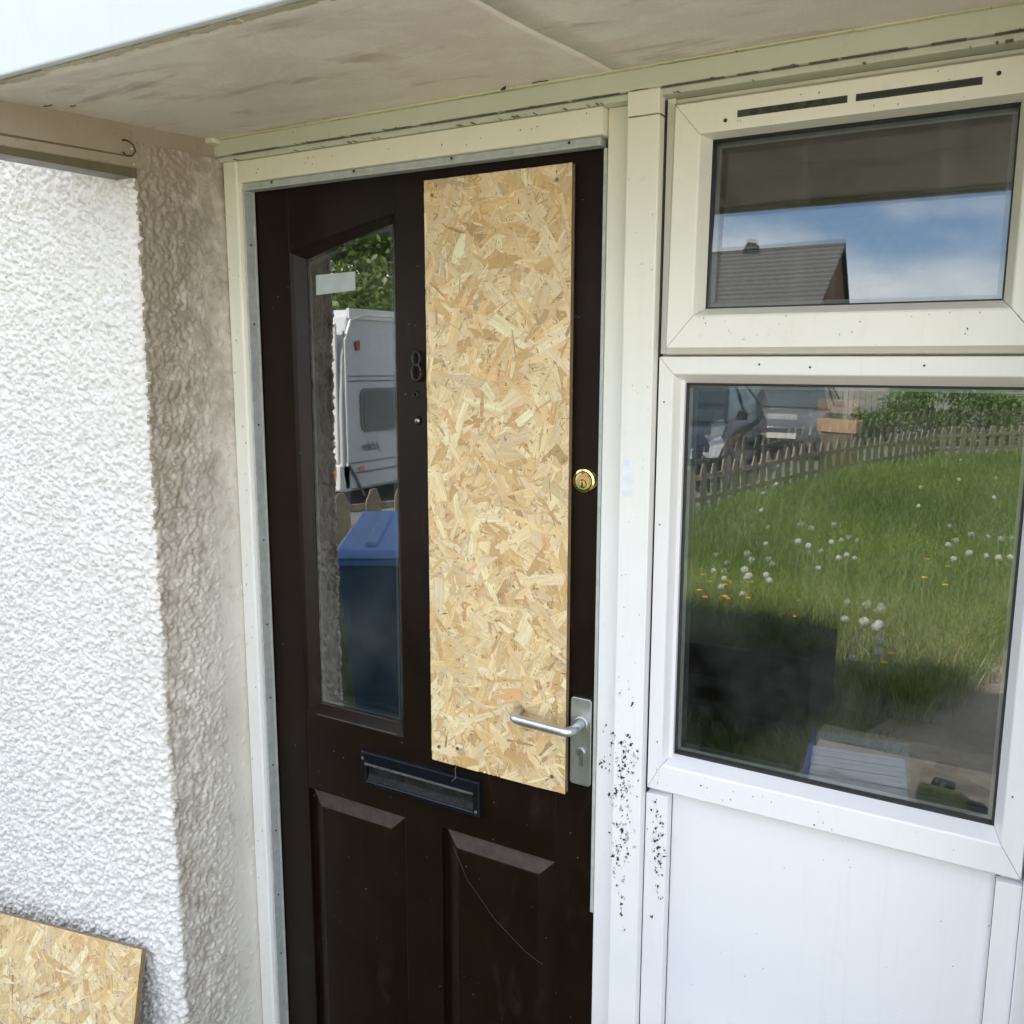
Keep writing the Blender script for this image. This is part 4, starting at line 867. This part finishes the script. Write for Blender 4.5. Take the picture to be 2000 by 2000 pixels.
# houses opposite
M_TILE = simple('grey_roof_tile', (.13, .125, .12), .8, .15, 4); nn_ = NM('tiled_roof'); wv = nn_.n('ShaderNodeTexWave', {'Vector': nn_.pos(), 'Scale': 1.6, 'Distortion': .3}, bands_direction='Z', wave_type='BANDS').outputs['Fac']
nn_.base(nn_.mix(wv, (.045, .045, .045), (.085, .082, .08)), .8); nn_.bump(wv, .8, .05); M_TILE = nn_.m
M_BRICK = simple('red_brown_brick', (.17, .085, .065), .9, .2, 6)
def terraced(x0, x1, y0, y1, ze, zr, label):
    t = empty('brick_house', ((x0+x1)/2, (y0+y1)/2, -.2), label, 'house', 'houses across the street'); w_, d_ = (x1-x0)/2, (y1-y0)/2
    b = MB(); b.prism([(-d_, 0), (d_, 0), (d_, ze), (0, zr-.12), (-d_, ze)], -w_, w_, 'x'); b.build('wall', M_BRICK, t)
    b = MB(); ov = .35; sl_ = (zr-ze)/d_; b.prism([(-d_-ov, ze-ov*sl_), (0, zr), (d_+ov, ze-ov*sl_), (d_+ov, ze-ov*sl_+.14), (0, zr+.14), (-d_-ov, ze-ov*sl_+.14)], -w_-.12, w_+.12, 'x'); rf = b.build('roof', M_TILE, t)
    b = MB(); b.tube([(-w_-.12, 0, zr+.14), (w_+.12, 0, zr+.14)], .09, 8); b.build('ridge', M_TILE, rf); b = MB(); b.prism([(-.30, 0), (.30, 0), (.16, .28), (-.10, .34)], -.2, .2); o = b.build('ridge_vent', M_TILE, rf); o.location = (w_-3.0, 0, zr+.1)
    for xx in np.arange(-w_+1.5, w_-1, 2.6):
        for zz in (1.1, 3.6):
            if zz+1.2 > ze: continue
            b = MB(); ring(b, (-.6, .6, 0, 1.2), [e(0, -.05), e(.07, -.05), e(.07, .05), e(0, .05)]); f_ = b.build('window', M_UPVC, t); f_.location = (xx, d_+.01, zz); f_.rotation_euler.z = math.pi
            b = MB(); b.box(-.53, .53, -.01, .01, .07, 1.13); b.build('pane', M_BLACK, f_)
    b = MB(); b.box(-.45, .45, -.06, .03, 0, 2.0); o = b.build('door', simple('house_door', (.10, .16, .14), .5), t); o.location = (w_-1.0, d_+.02, 0)
    return t
terraced(-18, -6.20, -34.6, -25.6, 6.2, 10.25, 'brick house with grey tiled roof and gable end across the street')
h2 = terraced(-16.5, -3.5, -52, -42, 8.2, 12.3, 'taller house with dark roof sloping down past the gable end'); h2.rotation_euler.z = R(90); h2.location = (-9.9, -46, -.2)

# caravan
cv = empty('caravan', (-7.26, -6.98, -.2), 'white and grey touring caravan parked beyond the picket fence', 'caravan')
M_CVG = simple('caravan_grey_panel', (.62, .645, .66), .35, .05, 3); M_CVW = simple('caravan_white', (.78, .78, .76), .35, .05, 3); M_CVD = simple('caravan_trim', (.22, .23, .24), .4)
b = MB(); prof = [(0, .30), (.02, .26), (-5.2, .26), (-5.3, .5), (-5.45, 1.4), (-5.0, 2.38), (-.25, 2.46), (-.10, 2.38), (.0, 1.9), (.04, 1.2), (.04, .5)]
b.prism(prof, -2.15, 0, 'x'); b.build('body', M_CVG, cv, bevel=.05)
b = MB(); b.box(-2.10, -.04, .03, .075, .62, 2.30); b.box(-2.15, .0, -.10, .09, .28, .60); b.build('end_panel', M_CVW, cv, bevel=.02)
b = MB(); b.box(-.02, .025, -5.1, -.12, 2.35, 2.47); b.tube([(.015,-.03,.58), (.02,-.03,2.1), (.02,-.14,2.33), (.02,-.40,2.40), (.02,-5.0,2.40)], .018, 8); b.build('roof_rail', M_CVW, cv)
b = MB(); b.tube([(.012,-.04,.62), (.02,-.16,.45), (.02,-.33,.18)], .016, 8); b.tube([(.01,-.02,.62), (.01,-.02,2.2)], .014, 8); b.build('awning_rail', M_CVD, cv)
b = MB()
for z, w_ in ((1.66, .010), (1.60, .014), (.60, .012), (.47, .020), (.28, .012)): b.box(0, .010, -5.0, -.10, z, z+w_)
b.build('trim_strip', M_CVD, cv)
def sidewin(y0, y1, z0, z1):
    b = MB(); b.prism(rrect(y0, y1, z0, z1, .10), .001, .030, 'x'); f_ = b.build('window', M_CVD, cv, bevel=.006)
    b = MB(); b.prism(rrect(y0+.035, y1-.035, z0+.035, z1-.035, .08), .031, .040, 'x'); b.build('pane', simple('caravan_glass', (.16, .17, .17), .25, .1, 3), f_)
sidewin(-1.55, -.30, .98, 1.52); sidewin(-4.5, -3.0, .98, 1.52)
b = MB(); b.box(0, .02, -2.6, -2.0, .35, 2.15); b.build('door', M_CVW, cv, bevel=.01)
b = MB(); b.box(-.28, -.06, .088, .105, .44, .58); b.build('indicator_light', simple('orange_lens', (.85, .22, .03), .3), cv)
b = MB(); b.box(.008, .02, -.34, -.24, .51, .55); b.build('side_marker', simple('orange_marker', (.8, .28, .08), .3), cv)
b = MB(); b.add([(-.34,.098,.30), (-.14,.098,.30), (-.24,.098,.44), (-.34,.088,.30), (-.14,.088,.30), (-.24,.088,.44)], [(0,1,2), (5,4,3), (0,3,4,1), (1,4,5,2), (2,5,3,0)]); b.build('reflector', simple('red_reflector', (.7, .03, .03), .3), cv)
b = MB(); b.prism([(-.30, 1.98), (-.24, 1.98), (-.22, 2.08), (-.30, 2.10)], .0, .03, 'x'); b.build('side_light', simple('dull_red_lens', (.35, .10, .09), .3), cv)
cu = bpy.data.curves.new('lettering', 'FONT'); cu.body = 'Jubilee'; cu.size = .165; cu.shear = .45; cu.extrude = .001; cu.space_character = .82; tmp_ = bpy.data.objects.new('lettering_curve', cu); COL.objects.link(tmp_); bpy.context.view_layer.update(); me_ = bpy.data.meshes.new_from_object(tmp_.evaluated_get(bpy.context.evaluated_depsgraph_get())); bpy.data.objects.remove(tmp_); o = bpy.data.objects.new('lettering', me_); COL.objects.link(o); o.parent = cv; o.location = (.006, -.68, .74); o.rotation_euler = (R(90), 0, R(90)); me_.materials.clear(); me_.materials.append(M_CVD)
for y in (-2.9,): 
    b = MB(); b.disc((.0, y, .30), .30, .0, 24, 'x', prof=[(.30, -.18), (.30, .01), (.20, .02), (.06, .03)]); w_ = b.build('wheel', M_GASKET, cv, smooth=False)
b = MB(); b.prism([(.9, .25), (1.0, .30), (.2, .36), (.0, .36), (0, .27)], -1.1, -1.0, 'x'); b.build('drawbar', M_CVD, cv)
b = MB(); b.box(-.25, -.18, -.30, -.23, 0, .27); b.box(-.25, -.18, -4.8, -4.73, 0, .27); b.build('corner_steady', M_CVD, cv)

# cars
def car(x, y, rz, paint, label):
    t = empty('parked_car', (x, y, -.2), label, 'car', 'cars parked beyond the picket fence', R(rz)); W_ = .86
    # local: nose towards +y, origin at the front centre
    sec = [(0,.28,.62,.62), (-.15,.22,.72,.76), (-.7,.20,.88,.82), (-1.15,.20,.96,.85), (-1.9,.20,.98,W_), (-3.0,.20,1.0,W_), (-3.9,.24,1.0,.82), (-4.15,.32,.95,.72)]
    vs = []; fs = []; 
    for yy, zb, zt, w_ in sec:
        for (px, pz) in ((-w_*.92, zb), (-w_, zb+.12), (-w_, zt-.22), (-w_*.90, zt), (w_*.90, zt), (w_, zt-.22), (w_, zb+.12), (w_*.92, zb)): vs.append((px, yy, pz))
    for i in range(len(sec)-1):
        for k in range(8): fs.append((i*8+k, i*8+(k+1) % 8, (i+1)*8+(k+1) % 8, (i+1)*8+k))
    fs += [tuple(range(8)), tuple(reversed(range((len(sec)-1)*8, len(sec)*8)))]
    b = MB(); b.add(vs, fs); b.build('body', paint, t, smooth=True, bevel=.02)
    g = [(-.98,.97,.74), (-1.75,1.42,.60), (-2.2,1.48,.58), (-3.1,1.46,.58), (-3.9,1.05,.70)]
    vs = []; fs = []
    for yy, zt, w_ in g: vs += [(-.77, yy if yy > -3.8 else yy, .93), (-w_, yy, zt), (w_, yy, zt), (.77, yy, .93)]
    for i in range(4):
        for k in range(3): fs.append((i*4+k, i*4+k+1, (i+1)*4+k+1, (i+1)*4+k))
    b = MB(); b.add(vs, fs); b.build('windows', simple('tinted_glass', (.02, .03, .035), .06), t)
    b = MB()
    for sgn in (-1, 1):
        b.tube([(sgn*.77,-1.0,.95), (sgn*.60,-1.76,1.425), (sgn*.58,-2.2,1.485), (sgn*.585,-3.1,1.465), (sgn*.71,-3.9,1.05)], .028, 6); b.tube([(sgn*.775,-2.35,.95), (sgn*.585,-2.35,1.48)], .024, 6)
    b.box(-.58, .58, -3.15, -1.76, 1.46, 1.50); b.build('roof', paint, t, bevel=.01)
    for sgn in (-1, 1):
        b = MB(); b.add([(sgn*.50,.0,.50), (sgn*.84,-.22,.52), (sgn*.86,-.45,.70), (sgn*.80,-.42,.78), (sgn*.52,-.05,.62), (sgn*.50,.03,.50), (sgn*.86,-.2,.52), (sgn*.885,-.45,.70), (sgn*.83,-.42,.80), (sgn*.52,0,.64)], [(5,6,7,8,9),(0,4,3,2,1),(0,1,6,5),(1,2,7,6),(2,3,8,7),(3,4,9,8),(4,0,5,9)])
        hl = b.build('headlight', simple('headlight_lens', (.55, .58, .60), .08, .2, 20, Metallic=.6), t, bevel=.005)
        b = MB(); b.prism([(sgn*.86, .98), (sgn*1.02, .98), (sgn*1.02, 1.10), (sgn*.88, 1.12)], -1.30, -1.20); b.build('door_mirror', paint, t, bevel=.01)
        for yy in (-.78, -3.35):
            b = MB(); b.disc((0,0,0), .31, 0, 28, 'x', prof=[(.26, -.10), (.31, -.08), (.31, .08), (.24, .09), (.21, .05)]); w_ = b.build('wheel', M_GASKET, t); w_.location = (sgn*.80, yy, .31); w_.rotation_euler.z = 0 if sgn > 0 else math.pi
            b = MB(); b.disc((0.05,0,0), .2, .02, 16, 'x', prof=[(.21, 0), (.20, .025), (.06, .035)]); b.build('rim', simple('alloy', (.5, .5, .52), .3, Metallic=.8), w_)
    b = MB(); b.box(-.28, .28, .0, .02, .42, .52); b.build('number_plate', simple('plate', (.7, .7, .66), .4), t)
    b = MB(); b.box(-.45, .45, -.01, .012, .28, .38); b.build('grille', M_GASKET, t)
    return t
car(-4.75, -10.9, -4, simple('dark_blue_paint', (.012, .022, .035), .12, .1, 5), 'dark blue car nearest the picket fence, headlights towards the house')
car(-4.30, -16.2, -6, simple('grey_paint', (.11, .12, .13), .14, .1, 5), 'grey car parked behind the dark blue one')

# wheelie bin beside the wall
bn = empty('wheelie_bin', (-2.42, -1.80, -.2), 'blue wheeled bin with lighter blue lid standing near the house wall', 'bin', None, R(150))
M_BIN = simple('bin_blue', (.085, .16, .27), .42, .15, 6, .1, 60); M_LID = simple('bin_lid_blue', (.13, .29, .66), .4, .1, 8)
b = MB(); b.add([(-.21,-.24,.06), (.21,-.24,.06), (.21,.22,.06), (-.21,.22,.06), (-.28,-.34,1.0), (.28,-.34,1.0), (.28,.33,1.0), (-.28,.33,1.0)], [(0,3,2,1),(4,5,6,7),(0,1,5,4),(1,2,6,5),(2,3,7,6),(3,0,4,7)]); b.build('body', M_BIN, bn, bevel=.02)
b = MB(); b.box(-.295, .295, -.355, .345, .985, 1.02); b.build('rim', M_LID, bn, bevel=.008)
b = MB(); b.add([(-.305,-.37,1.02), (.305,-.37,1.02), (.305,.34,1.02), (-.305,.34,1.02), (-.27,-.33,1.055), (.27,-.33,1.055), (.27,.30,1.115), (-.27,.30,1.115)], [(0,3,2,1),(4,5,6,7),(0,1,5,4),(1,2,6,5),(2,3,7,6),(3,0,4,7)])
for x in (-.14, 0, .14): b.add([(x-.03,-.30,1.058), (x+.03,-.30,1.058), (x+.03,.26,1.105), (x-.03,.26,1.105), (x-.022,-.28,1.078), (x+.022,-.28,1.078), (x+.022,.24,1.125), (x-.022,.24,1.125)], [(0,3,2,1),(4,5,6,7),(0,1,5,4),(1,2,6,5),(2,3,7,6),(3,0,4,7)])
b.build('lid', M_LID, bn, bevel=.010)
b = MB(); b.tube([(-.22,.34,.97), (-.22,.42,.98), (.22,.42,.98), (.22,.34,.97)], .014, 8); b.build('handle', M_BIN, bn)
for sgn in (-1, 1): b = MB(); b.disc((sgn*.25, .24, .10), .10, .0, 20, 'x', prof=[(.10, -.025), (.10, .025), (.05, .03)]); b.build('wheel', M_GASKET, bn)

# dark timber planter
M_SLEEPER = simple('dark_sleeper', (.013, .010, .008), .9, .5, 14, .5, 50)
plt = empty('timber_planter', (-1.35, -3.0, -.2), 'dark stained timber planter with horizontal boards at the near edge of the lawn', 'planter')
for k in range(3):
    b = MB(); z = .02+k*.155
    for (xa, xb, ya, yb) in ((-.62,.54,-.30,-.25), (-.62,.54,.25,.30), (-.62,-.57,-.25,.25), (.49,.54,-.25,.25)): b.box(xa, xb, ya, yb, z, z+.148)
    b.build('board', M_SLEEPER, plt, bevel=.004)
b = MB(); b.box(-.57, .49, -.25, .25, .05, .40); b.build('soil', simple('planter_soil', (.03, .024, .018), .95, .4, 20, .8, 40), plt)

# low work table under the window with tools
wt = empty('work_table', (.10, -.78, -.2), 'low trestle with a worn timber top in front of the side window', 'table')
b = MB(); b.box(-.60, .55, -.52, -.13, .675, .70); b.box(-.60, .55, -.125, .26, .675, .70); b.build('top', simple('worn_ply', (.58, .48, .35), .8, .3, 14, .3, 40), wt, bevel=.002)
for sx in (-.52, .47):
    for sy in (-.34, .18): b = MB(); b.tube([(sx, sy, 0), (sx*.94, sy*.85, .675)], .018, 8); b.build('leg', M_ALU, wt)
wp = empty('cladding_offcut', (-.37, -1.05, .50), 'white ribbed plastic cladding offcut with blue edge lying on the work table', 'cladding', None, R(-9))
b = MB()
for k in range(6): b.box(-.105, .145, -.19+k*.068, -.126+k*.068, .0, .008)
b.build('panel', simple('cladding_white', (.80, .81, .83), .35), wp, bevel=.001); b = MB(); b.box(-.118, -.106, -.19, .215, .0, .013); b.build('blue_edge', simple('blue_film', (.06, .12, .42), .4), wp)
dr = empty('cordless_drill', (-.115, -1.0, .5285), 'green cordless drill lying on the work table, bit pointing right', 'drill', None, R(8)); dr.scale = (.82,)*3; dr.location = (-.115, -1.00, .5285)
M_TOOL = simple('tool_green', (.16, .20, .04), .4)
b = MB(); b.tube([(-.10,0,0), (-.09,0,0), (.02,0,0), (.045,0,0)], [.024, .034, .034, .026], 16); b.build('motor_housing', M_TOOL, dr, smooth=True)
b = MB(); b.tube([(.045,0,0), (.085,0,0), (.10,0,0)], [.021, .019, .010], 14); ch = b.build('chuck', M_BLACK, dr); b = MB(); b.tube([(.10,0,0), (.17,0,0)], .003, 6); b.build('bit', M_STEEL, ch)
b = MB(); b.tube([(-.04,0,-.005), (-.05,-.06,-.016), (-.055,-.12,-.018)], [.022, .019, .021], 12); b.build('grip', M_BLACK, dr, smooth=True); b = MB(); b.box(-.088, -.022, -.165, -.118, -.045, -.004); b.build('battery', M_BLACK, dr, bevel=.006)
kn = empty('utility_knife', (-.345, -.90, .520), 'red handled utility knife lying on the white cladding', 'knife', None, R(25))
b = MB(); b.prism([(-.08, -.014), (.02, -.012), (.055, -.006), (.055, .010), (.0, .016), (-.08, .012)], -.009, .010, 'z'); b.build('handle', simple('knife_red', (.35, .04, .03), .4), kn, bevel=.004); b = MB(); b.prism([(.055, -.005), (.085, -.004), (.070, .009), (.055, .009)], -.001, .001, 'z'); b.build('blade', M_STEEL, kn)
